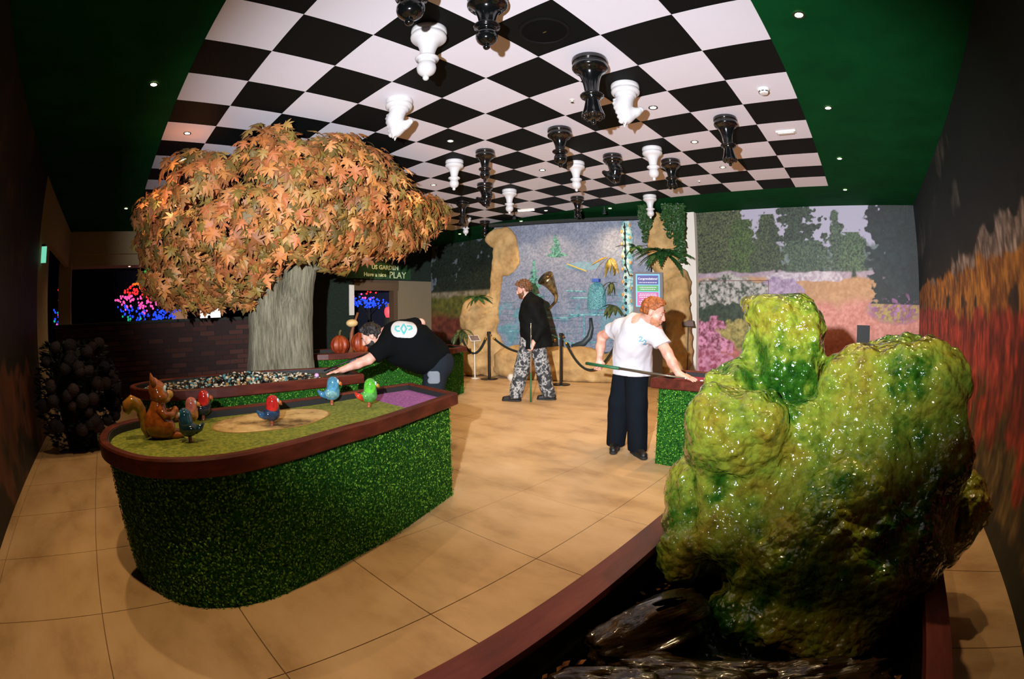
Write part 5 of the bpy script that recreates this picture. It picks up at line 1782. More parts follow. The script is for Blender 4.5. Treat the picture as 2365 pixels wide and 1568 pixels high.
# --- man in the white T-shirt, leaning to the right over the table
O1 = (-2.1, 4.0, 0)
p1 = empty('person', O1, 0, 'man with ginger hair in white T-shirt leaning over table with a cue', 'person')
sd = SD()
g, rot = head_prims(sd, (-1.742, 3.745, 1.335), (0.93, 0.26, -0.34), (0.25, 0.0, 1.0))
sd.rc((-1.86, 3.79, 1.235), (-1.775, 3.755, 1.29), 0.062, 0.056, 0.03)
sd.chain([(-2.09, 3.98, 0.88), (-2.0, 3.87, 1.05), (-1.9, 3.8, 1.2)], [0.13, 0.13, 0.12], 0.05)
sd.chain([(-1.95, 3.83, 1.2), (-2.13, 3.85, 1.2), (-2.385, 3.95, 1.10)], [0.07, 0.06, 0.045], 0.03)
sd.chain([(-2.385, 3.95, 1.10), (-2.37, 3.90, 1.0), (-2.35, 3.85, 0.90)], [0.046, 0.045, 0.03], 0.02)
hand_prims(sd, (-2.35, 3.845, 0.895), (0.1, -0.35, -1), (0.3, -0.9, 0.2), 1.2, 0.1, 1.0, -1)
sd.chain([(-1.9, 3.81, 1.2), (-1.745, 3.79, 1.17), (-1.61, 3.75, 0.99)], [0.07, 0.058, 0.044], 0.03)
sd.chain([(-1.61, 3.75, 0.99), (-1.56, 3.745, 0.91), (-1.50, 3.745, 0.825)], [0.045, 0.043, 0.029], 0.02)
hand_prims(sd, (-1.50, 3.745, 0.822), (0.9, 0.12, -0.22), (0, 0.1, -1), 0.14, 0.5, 1.05, 1)
sd.chain([(-2.16, 3.99, 0.85), (-2.2, 3.98, 0.5), (-2.23, 4.02, 0.1)], [0.09, 0.06, 0.045], 0.04)
sd.chain([(-2.0, 3.95, 0.85), (-1.99, 3.94, 0.5), (-1.98, 3.98, 0.1)], [0.09, 0.06, 0.045], 0.04)
b1_ = sd.mesh('body', 0.0075, m_skin, p1, O1)
face_extras(b1_, O1, g, rot, m_ginger)
hair_mesh(p1, O1, g, rot, m_ginger, 0.011, 0.05, 0.012, -0.035, seed=4, amp=0.008)
beard_mesh(p1, O1, g, rot, m_fair, thick=0.0035)


def tee1(P, V):
    w_ = P[..., 0] * 0.75 + P[..., 2] * 0.65
    V = V + wr(P, 0.012, 6, 3, (1, 1, 0.6)) + 0.008 * np.abs(fbm(w_ * 4, P[..., 1] * 9, (P[..., 2] - P[..., 0]) * 11, 2, 5)) + wr(P, 0.004, 18, 5, (1, 1, 0.5))
    V = np.maximum(V, -plane(P, (-2.07, 3.95, 0.765), (0.05, 0.0, 1)))
    V = np.maximum(V, np.where(plane(P, (-2.2, 3.85, 1.2), (-1, 0, 0)) > -0.02, plane(P, (-2.262, 3.88, 1.17), (-0.9, 0.3, -0.45)), -1))
    V = np.maximum(V, np.where(P[..., 0] > -1.78, plane(P, (-1.655, 3.76, 1.06), (0.45, -0.1, -0.85)), -1))
    nk = _el(P, (-1.79, 3.75, 1.315), (0.075, 0.075, 0.05))
    return smax(V, -nk, 0.01)


sdt = SD()
sdt.chain([(-2.06, 3.96, 0.72), (-2.055, 3.94, 0.9), (-2.0, 3.87, 1.06), (-1.93, 3.82, 1.16)], [0.205, 0.182, 0.168, 0.15], 0.06)
sdt.rc((-2.10, 3.84, 1.185), (-1.78, 3.79, 1.175), 0.10, 0.095, 0.06).rc((-1.93, 3.81, 1.2), (-1.84, 3.78, 1.25), 0.12, 0.08, 0.05)
sdt.chain([(-2.10, 3.85, 1.19), (-2.3, 3.91, 1.14)], [0.088, 0.078], 0.04)
sdt.chain([(-1.79, 3.79, 1.16), (-1.62, 3.755, 1.02)], [0.086, 0.074], 0.04)
ts1 = sdt.mesh('t_shirt', 0.009, m_tee, p1, O1, tee1)


def print_on(sdx, post, strokes, lift, name, m, par, org, lo, hi, step=0.004):
    """a print that hugs the garment: the garment raised by lift, kept only inside the strokes"""
    n = np.ceil((np.array(hi) - np.array(lo)) / step).astype(int) + 1
    ax = [lo[i] + step * np.arange(n[i]) for i in range(3)]
    P = np.stack(np.meshgrid(*ax, indexing='ij'), -1)
    V = post(P, sdx.field(P, (np.array(lo), np.array(hi), step, tuple(n)))) - lift
    s = np.min([_rc(P, a, b, r, r) for a, b, r in strokes], axis=0)
    V = np.maximum(V, s)
    v, f = surfnet(None, lo, hi, step, V)
    return meshobj(name, v - np.array(org), f, m, par, True)


sdp = SD()
for pts, r in (([(-2.15, 4.0, 0.86), (-2.2, 3.98, 0.48), (-2.24, 4.02, 0.06)], [0.115, 0.10, 0.092]), ([(-2.01, 3.95, 0.86), (-1.99, 3.93, 0.48), (-1.975, 3.965, 0.06)], [0.115, 0.10, 0.092])):
    sdp.chain(pts, r, 0.03)
sdp.el((-2.08, 3.97, 0.84), (0.165, 0.14, 0.11), 0.05)
sdp.mesh('trousers', 0.011, m_navy, p1, O1, lambda P, V: np.maximum(V + wr(P, 0.010, 9, 8, (1, 1, 0.4)), 0.035 - P[..., 2]))
shoe(p1, O1, (-2.24, 4.0), (0.4, -0.9), m_shoe, m_sole)
shoe(p1, O1, (-1.975, 3.955), (0.75, -0.62), m_shoe, m_sole)

cue = empty('cue_stick', (-2.44, 3.93, 0.86), 0, 'grey cue with green grip held by the man in white', 'cue')
c0, c1c = Vector((-2.45, 3.775, 0.853)), Vector((-1.40, 3.675, 0.803))
L3 = lambda a, b: [tuple(c0.lerp(c1c, a) - Vector((-2.44, 3.93, 0.86))), tuple(c0.lerp(c1c, b) - Vector((-2.44, 3.93, 0.86)))]
MB().tube(L3(0.0, 0.36), [0.015, 0.014], 10).build('grip', mat('grip_green', srgb(30, 96, 60), 0.5), cue, True)
MB().tube(L3(0.36, 0.985), [0.0125, 0.007], 10).build('shaft', mat('shaft_grey', srgb(112, 104, 88), 0.3, metal=0.5), cue, True)
MB().tube(L3(0.985, 1.0), [0.007, 0.006], 8).build('tip', mat('tip_pale', srgb(200, 200, 190), 0.5), cue, True)

# --- walking man in camouflage trousers
O2 = (-4.55, 5.53, 0)
p2 = empty('person', O2, 0, 'bearded man in black jacket and grey camouflage trousers walking to the left', 'person')
sd = SD()
fdir2 = (-0.80, -0.56, -0.30)
g, rot = head_prims(sd, (-4.60, 5.395, 1.655), fdir2)
sd.rc((-4.52, 5.45, 1.47), (-4.575, 5.41, 1.58), 0.066, 0.058, 0.03)
sd.chain([(-4.51, 5.48, 0.92), (-4.49, 5.48, 1.2), (-4.51, 5.46, 1.42)], [0.14, 0.14, 0.13], 0.05)
sd.chain([(-4.46, 5.42, 1.41), (-4.40, 5.36, 1.41), (-4.31, 5.43, 1.14)], [0.07, 0.06, 0.045], 0.03)
sd.chain([(-4.31, 5.43, 1.14), (-4.33, 5.37, 0.99), (-4.355, 5.325, 0.89)], [0.046, 0.042, 0.03], 0.02)
hand_prims(sd, (-4.355, 5.325, 0.885), (-0.15, -0.1, -1), (-0.5, -0.35, 0), 1.0, 0.1, 1.05, 1)
sd.chain([(-4.56, 5.5, 1.41), (-4.62, 5.57, 1.40), (-4.6, 5.62, 1.13), (-4.68, 5.52, 0.95)], [0.07, 0.06, 0.045, 0.03], 0.03)
hand_prims(sd, (-4.68, 5.52, 0.945), (-0.2, -0.1, -1), (-0.5, -0.35, 0), 0.6, 0.1, 1.0, -1)
sd.chain([(-4.54, 5.43, 0.9), (-4.62, 5.37, 0.48), (-4.70, 5.32, 0.1)], [0.09, 0.06, 0.045], 0.04)
sd.chain([(-4.47, 5.53, 0.9), (-4.42, 5.62, 0.49), (-4.37, 5.73, 0.1)], [0.09, 0.06, 0.045], 0.04)
b2_ = sd.mesh('body', 0.0085, m_skin, p2, O2)
face_extras(b2_, O2, g, rot, m_brownhair)
hair_mesh(p2, O2, g, rot, m_brownhair, 0.026, 0.06, 0.0, -0.05, seed=9, amp=0.02)
beard_mesh(p2, O2, g, rot, m_brownhair, thick=0.012)
sdj = SD()
sdj.chain([(-4.47, 5.51, 0.80), (-4.48, 5.49, 1.05), (-4.49, 5.47, 1.28), (-4.51, 5.455, 1.42)], [0.205, 0.195, 0.185, 0.15], 0.08)
sdj.rc((-4.40, 5.37, 1.40), (-4.61, 5.55, 1.40), 0.10, 0.10, 0.06)
sdj.rc((-4.50, 5.46, 1.47), (-4.52, 5.44, 1.53), 0.105, 0.092, 0.03).rc((-4.43, 5.50, 1.46), (-4.47, 5.48, 1.50), 0.09, 0.08, 0.03)
sdj.chain([(-4.40, 5.36, 1.40), (-4.29, 5.44, 1.14), (-4.335, 5.355, 0.95)], [0.095, 0.085, 0.065], 0.03)
sdj.chain([(-4.61, 5.55, 1.40), (-4.6, 5.62, 1.14), (-4.66, 5.54, 1.0)], [0.095, 0.085, 0.065], 0.03)
sdj.rc((-4.38, 5.58, 0.84), (-4.41, 5.55, 1.1), 0.15, 0.13, 0.08)


def jpost(P, V):
    V = V + wr(P, 0.014, 6, 13, (1, 1, 0.7)) + wr(P, 0.005, 18, 15)
    V = np.maximum(V, np.where(np.abs(plane(P, (-4.335, 5.355, 0.94), (-0.2, -0.35, -1))) < 0.1, -1, V))
    core = np.linalg.norm(P[..., :2] - np.array([-4.45, 5.52]), axis=-1)
    hem = 0.80 - P[..., 2] - 0.05 * np.clip(plane(P, (-4.45, 5.5, 0), (0.77, 0.64, 0)) * -2, -1, 1)
    V = np.maximum(V, np.where(core < 0.5, hem, -1))
    return smax(V, -_el(P, (-4.57, 5.41, 1.60), (0.07, 0.07, 0.085)), 0.01)


sdj.mesh('jacket', 0.010, m_jacket, p2, O2, jpost)
sdp = SD()
sdp.chain([(-4.545, 5.42, 0.88), (-4.625, 5.37, 0.47), (-4.69, 5.325, 0.10)], [0.125, 0.105, 0.098], 0.03)
sdp.chain([(-4.47, 5.53, 0.88), (-4.42, 5.62, 0.48), (-4.375, 5.72, 0.10)], [0.125, 0.108, 0.10], 0.03)
sdp.el((-4.51, 5.48, 0.87), (0.16, 0.16, 0.13), 0.05)
sdp.mesh('camouflage_trousers', 0.011, m_camo, p2, O2, lambda P, V: np.maximum(V + wr(P, 0.016, 8, 18, (1, 1, 0.5)), 0.045 - P[..., 2]))
shoe(p2, O2, (-4.70, 5.315), (-0.80, -0.5), m_shoe, m_sole)
shoe(p2, O2, (-4.36, 5.725), (-0.78, -0.55), m_shoe, m_sole)
cue = empty('cue_stick', (-4.375, 5.285, 0.0), 0, 'shiny cue held upright by the walking man, green grip near the floor', 'cue')
MB().tube([(0, 0, 0.03), (0.005, 0, 0.45)], [0.014, 0.013], 10).build('grip', bpy.data.materials['grip_green'], cue, True)
MB().tube([(0.005, 0, 0.45), (0.012, -0.005, 1.15)], [0.012, 0.007], 10).build('shaft', mat('shaft_steel', srgb(196, 196, 190), 0.15, metal=0.9), cue, True)
MB().tube([(0.012, -0.005, 1.15), (0.012, -0.005, 1.165)], [0.007, 0.006], 8).build('tip', bpy.data.materials['tip_pale'], cue, True)

# --- man in black T-shirt bending over the second table
O3 = (-3.75, 3.1, 0)
p3 = empty('person', O3, 0, 'man in black T-shirt with white oval back print bending over the table', 'person')
sd = SD()
g, rot = head_prims(sd, (-4.055, 2.475, 1.115), (-0.52, -0.72, -0.52), (-0.35, -0.5, 0.8))
sd.rc((-3.97, 2.62, 1.13), (-4.02, 2.53, 1.12), 0.064, 0.058, 0.03)
sd.chain([(-3.72, 3.04, 0.88), (-3.83, 2.86, 1.06), (-3.94, 2.68, 1.12)], [0.14, 0.14, 0.13], 0.05)
sd.chain([(-3.93, 2.64, 1.10), (-3.865, 2.56, 1.05), (-3.935, 2.37, 0.905)], [0.07, 0.06, 0.046], 0.03)
sd.chain([(-3.935, 2.37, 0.905), (-4.0, 2.28, 0.865), (-4.075, 2.16, 0.815)], [0.048, 0.046, 0.03], 0.02)
hand_prims(sd, (-4.075, 2.16, 0.812), (-0.45, -0.85, -0.16), (0, 0, -1), 0.12, 0.4, 1.05, 1)
sd.chain([(-3.98, 2.74, 1.14), (-4.06, 2.84, 1.16), (-3.985, 3.04, 1.225)], [0.07, 0.06, 0.046], 0.03)
sd.chain([(-3.985, 3.04, 1.225), (-4.06, 3.02, 1.15), (-4.12, 2.98, 1.09)], [0.047, 0.044, 0.03], 0.02)
hand_prims(sd, (-4.12, 2.98, 1.085), (-0.2, -0.3, -1), (0.5, -0.4, 0), 1.1, 0.1, 1.0, -1)
sd.chain([(-3.70, 3.0, 0.85), (-3.74, 3.0, 0.48), (-3.78, 3.02, 0.1)], [0.09, 0.06, 0.045], 0.04)
sd.chain([(-3.80, 3.08, 0.85), (-3.93, 3.12, 0.48), (-4.04, 3.16, 0.1)], [0.09, 0.06, 0.045], 0.04)
b3_ = sd.mesh('body', 0.0085, m_skin, p3, O3)
face_extras(b3_, O3, g, rot, m_darkhair)
hair_mesh(p3, O3, g, rot, m_darkhair, 0.012, 0.05, 0.0, -0.05, seed=19)
beard_mesh(p3, O3, g, rot, m_darkhair, thick=0.004)
MB().tube([(x - O3[0], y - O3[1], z) for x, y, z in ((-3.985, 2.255, 0.912), (-4.02, 2.215, 0.893), (-4.035, 2.20, 0.875))], 0.006, 6).build('forearm_tattoo', mat('ink', srgb(70, 74, 84), 0.6), p3, True)
sdt3 = SD()
sdt3.chain([(-3.74, 3.0, 0.90), (-3.83, 2.86, 1.03), (-3.91, 2.72, 1.08), (-3.95, 2.65, 1.09)], [0.18, 0.19, 0.175, 0.14], 0.07)
sdt3.rc((-3.87, 2.57, 1.06), (-4.05, 2.82, 1.15), 0.095, 0.095, 0.06)
sdt3.rc((-3.92, 2.72, 0.97), (-3.80, 2.88, 0.90), 0.15, 0.16, 0.08)
sdt3.chain([(-3.865, 2.56, 1.05), (-3.915, 2.42, 0.945)], [0.10, 0.088], 0.04)
sdt3.chain([(-4.05, 2.83, 1.16), (-4.0, 2.97, 1.2)], [0.095, 0.08], 0.04)


def tee3(P, V):
    V = V + wr(P, 0.012, 6, 33) + wr(P, 0.004, 16, 35)
    V = np.maximum(V, np.where(P[..., 1] < 2.5, plane(P, (-3.925, 2.405, 0.935), (-0.25, -0.75, -0.6)), -1))
    V = np.maximum(V, plane(P, (-3.69, 3.08, 0.84), (0.55, 0.75, -0.45)) - 0.06)
    return smax(V, -_el(P, (-4.03, 2.52, 1.13), (0.075, 0.075, 0.075)), 0.01)


ts3 = sdt3.mesh('t_shirt', 0.010, m_teeb, p3, O3, tee3)
# back print: white oval with a teal emblem, hugging the shirt
lc = Vector((-3.81, 2.70, 1.185))
vdir = (lc - Vector((0, 0, 1.35))).normalized()
hx = vdir.cross(Vector((0, 0, 1))).normalized()
hy = Vector((0, 0, 1))
st = lambda a, b, r: (tuple(lc + hx * a[0] + hy * a[1] - vdir * 0.25), tuple(lc + hx * b[0] + hy * b[1] + vdir * 0.2), r)


def stk(pts, r):
    """flat strokes projected onto the garment along the sight line"""
    out = []
    for (a, b) in zip(pts[:-1], pts[1:]):
        n_ = max(int(math.dist(a, b) / (r * 0.35)), 1)
        for i in range(n_ + 1):
            q = (a[0] + (b[0] - a[0]) * i / n_, a[1] + (b[1] - a[1]) * i / n_)
            out.append(st(q, q, r))
    return out


print_on(sdt3, tee3, stk([(-0.045, -0.004), (0.05, -0.012)], 0.08), 0.004, 'back_print', rgbm('print_offwhite', (190, 192, 188), 0.9), ts3, O3, (-4.08, 2.5, 1.03), (-3.6, 2.95, 1.36), 0.006)
print_on(sdt3, tee3, stk([(0, 0.042), (0.026, 0.0), (0.0, -0.05), (-0.026, 0.0), (0, 0.042)], 0.008) + stk([(-0.045, 0.022), (-0.075, 0.02), (-0.082, -0.005), (-0.06, -0.025), (-0.04, -0.022)], 0.008) + stk([(0.035, 0.024), (0.07, 0.022), (0.08, 0.0), (0.05, -0.012)], 0.008), 0.007, 'back_emblem', m_tealprint, ts3, O3, (-4.08, 2.5, 1.03), (-3.6, 2.95, 1.36), 0.005)
sdp3 = SD()
sdp3.chain([(-3.70, 3.0, 0.84), (-3.74, 3.0, 0.46), (-3.78, 3.01, 0.06)], [0.125, 0.105, 0.098], 0.03)
sdp3.chain([(-3.80, 3.08, 0.84), (-3.93, 3.12, 0.46), (-4.04, 3.15, 0.06)], [0.125, 0.105, 0.098], 0.03)
sdp3.el((-3.72, 3.04, 0.84), (0.17, 0.17, 0.15), 0.05)
pp3 = lambda P, V: np.maximum(V + wr(P, 0.010, 8, 38, (1, 1, 0.5)), 0.035 - P[..., 2])
tr3 = sdp3.mesh('trousers', 0.012, m_grey, p3, O3, pp3)
lc = Vector((-3.56, 2.86, 0.72))
vdir = (lc - Vector((0, 0, 1.35))).normalized()
hx = vdir.cross(Vector((0, 0, 1))).normalized()
print_on(sdp3, pp3, stk([(-0.03, 0.03), (0.03, 0.03), (0.03, -0.03), (-0.03, -0.03), (0.0, 0.0)], 0.032), 0.006, 'pocket', m_greylt, tr3, O3, (-3.8, 2.75, 0.55), (-3.45, 3.1, 0.9), 0.007)
shoe(p3, O3, (-3.78, 3.01), (-0.3, -0.95), m_shoe, m_sole)
shoe(p3, O3, (-4.04, 3.15), (-0.5, -0.85), m_shoe, m_sole)
lc = Vector((-1.83, 3.70, 1.09))
vdir = (lc - Vector((0, 0, 1.35))).normalized()
hx = vdir.cross(Vector((0, 0, 1))).normalized()
two = lambda x, y: [(x - 0.012, y + 0.016), (x, y + 0.026), (x + 0.013, y + 0.016), (x + 0.006, y + 0.0), (x - 0.012, y - 0.014), (x + 0.014, y - 0.016)]
print_on(sdt, tee1, stk(two(-0.014, 0.012), 0.0042) + stk(two(0.020, -0.016), 0.0042), 0.004, 'chest_print', rgbm('print_blue', (120, 176, 196), 0.7), ts1, O1, (-1.98, 3.55, 0.98), (-1.70, 3.85, 1.2), 0.0035)
cue = empty('cue_stick', (-4.0, 2.9, 1.0), 0, 'thin dark cue lying along the arm of the bending man', 'cue')
a, b = Vector((-4.09, 3.18, 1.14)), Vector((-4.22, 2.02, 0.80))
MB().tube([tuple(a - Vector((-4.0, 2.9, 1.0))), tuple(a.lerp(b, 0.35) - Vector((-4.0, 2.9, 1.0)))], [0.014, 0.013], 8).build('grip', mat('grip_red', srgb(96, 30, 24), 0.5), cue, True)
MB().tube([tuple(a.lerp(b, 0.35) - Vector((-4.0, 2.9, 1.0))), tuple(b - Vector((-4.0, 2.9, 1.0)))], [0.012, 0.007], 8).build('shaft', m_blk, cue, True)


def ball(loc, c, label):
    o = MB().ball((0, 0, 0), 0.024, 20, 12).build('game_ball', mat('ball_%d' % len(bpy.data.materials), srgb(*c), 0.1, coat=0.5), None, True, loc)
    return tag(o, label, 'ball', 'game balls')


ball((-1.33, 3.86, 0.7255 + 0.024), (206, 222, 232), 'pale blue ball on the magenta felt beside the hand')
ball((-4.31, 1.98, 0.7255 + 0.024), (214, 160, 206), 'pale pink ball near the hand of the bending man')

# ------------------------------------------------------------------ lobby side: brick wall, bush, lights, signs
wb = tag(MB().box(-8.72, -8.52, YL + 0.01, 3.7, 0, 1.29).build('wall_brick', mat('mortar', srgb(36, 30, 24), 0.9)), kind='structure')
bm = []
for c in ((62, 32, 24), (50, 26, 21), (72, 40, 30), (46, 26, 22)):
    b = MB().box(-0.012, 0.012, -0.135, 0.135, -0.036, 0.036)
    me = bpy.data.meshes.new('brick')
    me.from_pydata(b.v, [], b.f)
    me.materials.append(mat('brick_%d' % c[0], srgb(*c), 0.9, bump=(30, 0.5, 0.01)))
    bm.append(me)
r_ = random.Random(5)
for row in range(15):
    for k in range(18):
        y = YL + 0.16 + 0.28 * k + (0.14 if row % 2 else 0)
        if y > 3.55:
            continue
        o = bpy.data.objects.new('brick', r_.choice(bm))
        COL.objects.link(o)
        o.parent = wb
        o.location = (-8.515 + r_.uniform(-0.006, 0.006), y, 0.045 + 0.085 * row)
MB().box(-8.78, -8.46, YL + 0.01, 3.75, 1.29, 1.33).build('coping', mat('coping', srgb(30, 36, 28), 0.8), wb)

# hydrangea bush at the left wall
hb = empty('hydrangea_bush', (-5.75, -0.60, 0), 0, 'dark hydrangea bush with dull purple flower heads by the left wall', 'bush')
rs = np.random.default_rng(31)
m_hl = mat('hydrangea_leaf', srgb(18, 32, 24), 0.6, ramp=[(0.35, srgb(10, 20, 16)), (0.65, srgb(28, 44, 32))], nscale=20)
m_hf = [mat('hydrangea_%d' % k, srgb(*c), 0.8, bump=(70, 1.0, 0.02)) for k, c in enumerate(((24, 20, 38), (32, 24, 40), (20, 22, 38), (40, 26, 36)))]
lb = MB()
for k in range(1700):
    a, z = rs.uniform(0, 2 * math.pi), rs.uniform(0.03, 1.12)
    rr = (0.30 + 0.16 * math.sin(min(z / 1.15, 1) * math.pi)) * rs.uniform(0.85, 1.05)
    x, y = 0.75 * rr * math.cos(a), 1.12 * rr * math.sin(a)
    d = Vector((math.cos(a), math.sin(a), rs.uniform(-0.3, 0.9))).normalized()
    s_ = Vector((-math.sin(a), math.cos(a), rs.uniform(-0.4, 0.4))).normalized()
    e = rs.uniform(0.07, 0.12)
    c = Vector((x, y, z))
    lb.add([c, c + d * e * 0.5 + s_ * e * 0.3, c + d * e, c + d * e * 0.5 - s_ * e * 0.3], [(0, 1, 2, 3)])
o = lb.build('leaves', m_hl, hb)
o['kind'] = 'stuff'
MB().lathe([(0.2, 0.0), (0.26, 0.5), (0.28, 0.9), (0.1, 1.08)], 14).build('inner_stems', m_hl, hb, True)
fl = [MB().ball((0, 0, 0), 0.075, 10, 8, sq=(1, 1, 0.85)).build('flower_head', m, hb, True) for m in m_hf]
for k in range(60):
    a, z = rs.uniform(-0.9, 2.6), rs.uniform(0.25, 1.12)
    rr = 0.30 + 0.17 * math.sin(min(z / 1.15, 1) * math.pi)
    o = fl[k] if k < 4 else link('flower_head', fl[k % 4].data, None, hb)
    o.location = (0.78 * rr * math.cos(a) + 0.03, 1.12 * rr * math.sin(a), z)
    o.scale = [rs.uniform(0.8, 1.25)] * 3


# trees hung with coloured lamps
def led(name, c, s_=14):
    m = mat('led_' + name, (*c, 1), 0.5, emit=(*c, 1), estr=s_)
    try:
        m.cycles.emission_sampling = 'NONE'
    except Exception:
        pass
    return m


LEDS = {'green': led('green', (0.02, 0.6, 0.06), 0.9), 'yellow': led('yellow', (0.8, 0.55, 0.03), 1.0), 'red': led('red', (1.0, 0.03, 0.03), 1.1), 'pink': led('pink', (1.0, 0.10, 0.42), 1.1), 'blue': led('blue', (0.015, 0.07, 1.0), 1.1), 'teal': led('teal', (0.01, 0.5, 0.25), 0.9), 'orange': led('orange', (1.0, 0.18, 0.02), 1.1)}
m_trunkd = mat('trunk_dark', srgb(20, 18, 16), 0.9)


def led_tree(x, y, pts, label, r=0.032):
    """pts: list of (dy, z, colour); bulbs lie on drooping branches round the stem"""
    t = empty('light_tree', (x, y, 0), 0, label, 'tree', 'trees hung with coloured lamps')
    zs = [p_[1] for p_ in pts]
    MB().tube([(0, 0, 0), (0.03, 0.02, max(min(zs) * 0.9, 0.3)), (0, 0, max(zs) - 0.1)], [0.07, 0.05, 0.02], 8).build('stem', m_trunkd, t, True)
    rr = random.Random(int(abs(x * 10 + y)))
    bb = {}
    for dy, z, c in pts:
        bb.setdefault(c, MB()).ball((rr.uniform(-0.5, 0.5), dy, z), r * rr.uniform(0.75, 1.15), 6, 4)
    for c, b in bb.items():
        o = b.build('%s_lamps' % c, LEDS[c], t)
        o['kind'] = 'stuff'
    for k in range(7):
        dy, z, c = pts[rr.randrange(len(pts))]
        MB().tube([(0, 0, z - 0.35), (0, dy * 0.6, z - 0.1), (0, dy, z)], [0.02, 0.014, 0.006], 6).build('branch', m_trunkd, t)
    return t


rr = random.Random(8)
pts = []
for k in range(420):
    a, q = rr.uniform(-1, 1), rr.uniform(0, 1)
    z = 1.24 + 1.5 * q
    half = 0.72 + 0.75 * q if q < 0.42 else max(1.04 - 1.9 * (q - 0.42), 0.12)
    if q > 0.7 and rr.uniform(0, 1) < 0.5:
        continue
    dy = a * half
    hue = z - 0.25 * abs(dy) + rr.uniform(-0.1, 0.1)
    c = 'teal' if hue < 1.26 and dy < -0.05 else 'blue' if hue < 1.54 else 'pink' if hue < 1.86 else 'red' if hue < 2.14 else 'orange' if hue < 2.26 else 'yellow' if hue < 2.42 else 'green'
    pts.append((dy, z, c))
led_tree(-13.5, 0.98, pts, 'tree hung with rainbow lamps glowing beyond the brick wall', 0.036)
led_tree(-13.6, -1.78, [(rr.uniform(-0.16, 0.16), rr.uniform(1.3, 1.75), rr.choice(['blue', 'blue', 'teal', 'pink'])) for k in range(34)] + [(rr.uniform(-0.15, 0.2), rr.uniform(1.9, 2.2), 'red') for k in range(8)], 'small clump of blue and red lamps seen left of the lobby column')
led_tree(-13.5, 4.1, [(rr.uniform(-0.15, 0.15), rr.uniform(2.05, 2.3), rr.choice(['blue', 'pink', 'teal'])) for k in range(10)] + [(rr.uniform(-0.15, 0.15), rr.uniform(1.7, 2.0), rr.choice(['yellow', 'orange', 'green'])) for k in range(6)] + [(-1.35 + rr.uniform(-0.1, 0.1), rr.uniform(2.0, 2.35), 'red') for k in range(7)], 'sparse coloured lamps just left of the maple trunk')
led_tree(-13.5, 8.15, [(dy, 1.52 + 0.22 * abs(math.sin(dy * 5 + 0.6)) + rr.uniform(-0.12, 0.1), 'blue') for dy in [rr.uniform(-0.6, 0.6) for k in range(110)]] + [(rr.uniform(-0.3, 0.3), rr.uniform(1.75, 1.95), 'pink') for k in range(9)] + [(rr.uniform(-0.4, 0.5), rr.uniform(1.95, 2.02), 'red') for k in range(4)], 'blue lamp tree seen through the doorway under the sign')

# kiosk far behind, lit from inside
k_ = empty('kiosk', (-16.6, 3.47, 0), 0, 'small bright white kiosk window far beyond the brick wall', 'kiosk')
MB().box(-0.1, 0.1, -0.6, 0.6, 0, 1.9).build('cabin', m_dark, k_)
MB().box(0.1, 0.12, -0.38, 0.38, 1.24, 1.66).build('lit_window', mat('window_glow', (1, 0.9, 0.95, 1), 0.5, emit=(1, 0.92, 0.96, 1), estr=1.6), k_)
MB().ball((0.16, -0.06, 1.34), 0.06, 10, 8).tube([(0.16, -0.06, 1.0), (0.16, -0.06, 1.3)], 0.1, 10).build('visitor_shape', m_dark, k_)
k_ = empty('poster_stand', (-16.6, 2.33, 0), 0, 'dim warm lit panel right of the rainbow lamp tree', 'panel')
MB().box(-0.05, 0.05, -0.32, 0.32, 0, 1.7).build('stand', m_dark, k_)
MB().box(0.05, 0.06, -0.28, 0.28, 1.28, 1.66).build('lit_face', mat('warm_panel', (0.7, 0.4, 0.2, 1), 0.6, emit=(0.8, 0.42, 0.24, 1), estr=0.35), k_)

# exit sign on the left wall
ex = empty('exit_sign', (-6.87, YL, 2.235), 0, 'glowing green exit sign seen edge on at the left wall', 'exit sign')
MB().box(-0.012, 0.012, 0.0, 0.06, 0.11, 0.14).build('bracket', m_bead, ex)
MB().box(-0.012, 0.012, 0.004, 0.085, -0.1, 0.11).build('lit_panel', mat('exit_green', (0.1, 0.8, 0.5, 1), 0.5, emit=(0.2, 0.75, 0.5, 1), estr=0.9), ex)

# green hedge signs with pale lettering
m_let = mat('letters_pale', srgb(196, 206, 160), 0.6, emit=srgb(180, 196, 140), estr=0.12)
sg = empty('hedge_sign', (XE, 6.84, 2.43), 0, 'green hedge sign with pale lettering above the doorway', 'sign')
MB().box(0.002, 0.06, -1.17, 1.17, -0.2, 0.22).build('hedge_board', mat('sign_hedge', srgb(20, 62, 26), 0.9, ramp=[(0.35, srgb(10, 36, 14)), (0.65, srgb(34, 84, 34))], nscale=40, bump=(60, 0.8, 0.02)), sg)
RX = (math.pi / 2, 0, math.pi / 2)
textobj('lettering', 'US', 0.16, m_let, sg, (0.062, -0.04, 0.055), RX, bold=0.004, ext=0.006)
textobj('lettering', 'GARDEN', 0.16, m_let, sg, (0.062, 0.42, 0.055), RX, bold=0.004, ext=0.006)
for w_, y_ in (('Have', -0.22), ('a', 0.01), ('nice', 0.21)):
    textobj('lettering', w_, 0.15, m_let, sg, (0.062, y_, -0.14), RX, bold=0.004, ext=0.006)
textobj('lettering', 'PLAY', 0.25, m_let, sg, (0.062, 0.72, -0.17), RX, bold=0.0, ext=0.006)
sg = empty('hedge_sign', (XE, 3.3, 2.32), 0, 'second green hedge sign with the word play, left of the trunk', 'sign')
MB().box(0.002, 0.06, -0.75, 0.3, -0.17, 0.2).build('hedge_board', bpy.data.materials['sign_hedge'], sg)
textobj('lettering', 'PLAY', 0.22, m_let, sg, (0.062, -0.05, -0.07), RX, bold=0.0, ext=0.006)

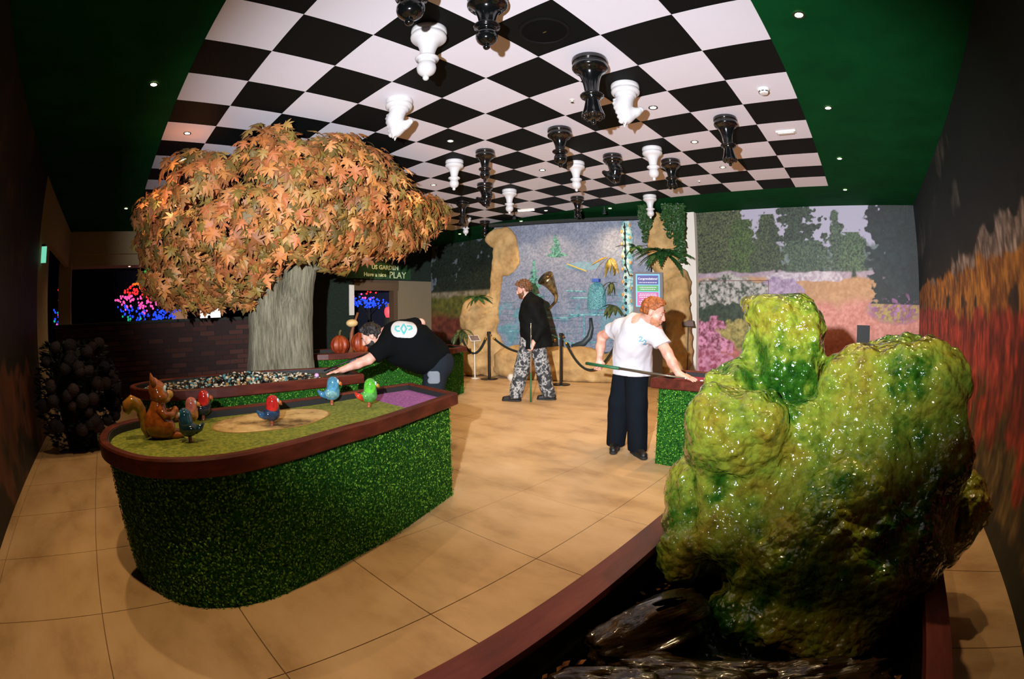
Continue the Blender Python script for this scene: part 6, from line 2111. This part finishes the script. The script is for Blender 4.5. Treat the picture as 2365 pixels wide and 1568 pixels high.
# things on the farthest table
m_pk = mat('pumpkin', srgb(150, 54, 20), 0.45, ramp=[(0.35, srgb(110, 30, 14)), (0.65, srgb(170, 74, 30))], nscale=8)


def pumpkin(x, y, r, h, label):
    t = empty('pumpkin', (x, y, 0.7255), 0, label, 'pumpkin', 'pumpkins on the farthest table')
    n1, n2 = 40, 10
    vs, fs = [], []
    for j in range(n2 + 1):
        b = -math.pi / 2 + math.pi * j / n2
        for k in range(n1):
            a = 2 * math.pi * k / n1
            q = r * math.cos(b) * (1 - 0.16 * abs(math.cos(a * 4)) ** 2 * 1.6)
            vs.append((q * math.cos(a), q * math.sin(a), h / 2 + h / 2 * math.sin(b) * (1 - 0.12 * math.cos(b))))
    fs = [(j * n1 + k, j * n1 + (k + 1) % n1, (j + 1) * n1 + (k + 1) % n1, (j + 1) * n1 + k) for j in range(n2) for k in range(n1)]
    meshobj('flesh', vs, fs, m_pk, t, True)
    MB().tube([(0, 0, h * 0.95), (0.01, 0, h + 0.04), (0.03, 0.01, h + 0.07)], [0.022, 0.016, 0.014], 7).build('stalk', mat('stalk', srgb(96, 84, 40), 0.8) if 'stalk' not in bpy.data.materials else bpy.data.materials['stalk'], t, True)
    return t


pumpkin(-6.42, 3.36, 0.15, 0.30, 'orange ribbed pumpkin on the far table, left one')
pumpkin(-6.28, 3.66, 0.17, 0.34, 'red orange ribbed pumpkin on the far table behind the bending head')
mu = empty('toadstool_figure', (-6.62, 3.66, 0.7255), 0, 'cream capped figure on a tilted brown stick above the pumpkins', 'figurine')
MB().tube([(0, 0, 0), (0.0, 0.02, 0.30), (0.0, 0.06, 0.42), (0, 0.14, 0.62)], [0.05, 0.03, 0.022, 0.02], 10).build('stick', mat('stick_brown', srgb(126, 72, 40), 0.6), mu, True)
MB().ball((0.02, 0.02, 0.46), 0.10, 16, 10, sq=(0.8, 1.0, 0.62)).build('cap', mat('cap_cream', srgb(216, 182, 120), 0.5), mu, True)

# red pineapple lamp inside the doorway
pl = empty('pineapple_lamp', (-12.0, 7.95, 0), 0, 'glowing red pineapple shaped lamp inside the doorway', 'lamp')
MB().lathe([(0.15, 0.0), (0.15, 1.16), (0.1, 1.18)], 14).build('plinth', m_dark, pl)
o = MB().lathe(lerp_prof([(0.07, 1.18), (0.11, 1.26), (0.125, 1.36), (0.10, 1.46), (0.03, 1.5)], 3), 16).build('glowing_body', mat('lamp_red', (1, 0.08, 0.1, 1), 0.5, emit=(1, 0.07, 0.10, 1), estr=0.9), pl, True)
for k in range(7):
    a = k * 0.9
    MB().tube([(0, 0, 1.49), (0.04 * math.cos(a), 0.04 * math.sin(a), 1.57), (0.09 * math.cos(a), 0.09 * math.sin(a), 1.62)], [0.015, 0.012, 0.003], 6).build('crown_leaf', m_gold, pl)
for loc, lab in (((-11.4, 0.31, 2.518), 'downlight under the lobby header left of the tree'), ((-10.6, 6.82, ZC - 0.001), 'downlight above the hedge sign, half behind the leaves'), ((-11.8, 6.85, 3.399), 'lobby downlight seen in the top left of the doorway')):
    t = empty('downlight', loc, 0, lab, 'ceiling lamp', 'downlights set in the ceiling')
    MB().lathe([(0.045, -0.006), (0.045, 0.0), (0.03, 0.0), (0.03, -0.004)], 16, caps=False).build('trim_ring', m_ring, t)
    MB().lathe([(0.030, -0.003), (0.0005, -0.005)], 14, caps=False).build('lens', m_lens, t)
    s = spot('lamp', (0, 0, -0.03), (0, 0, -3), 40, WARM, 120, 0.9, 0.03)
    s.parent = t
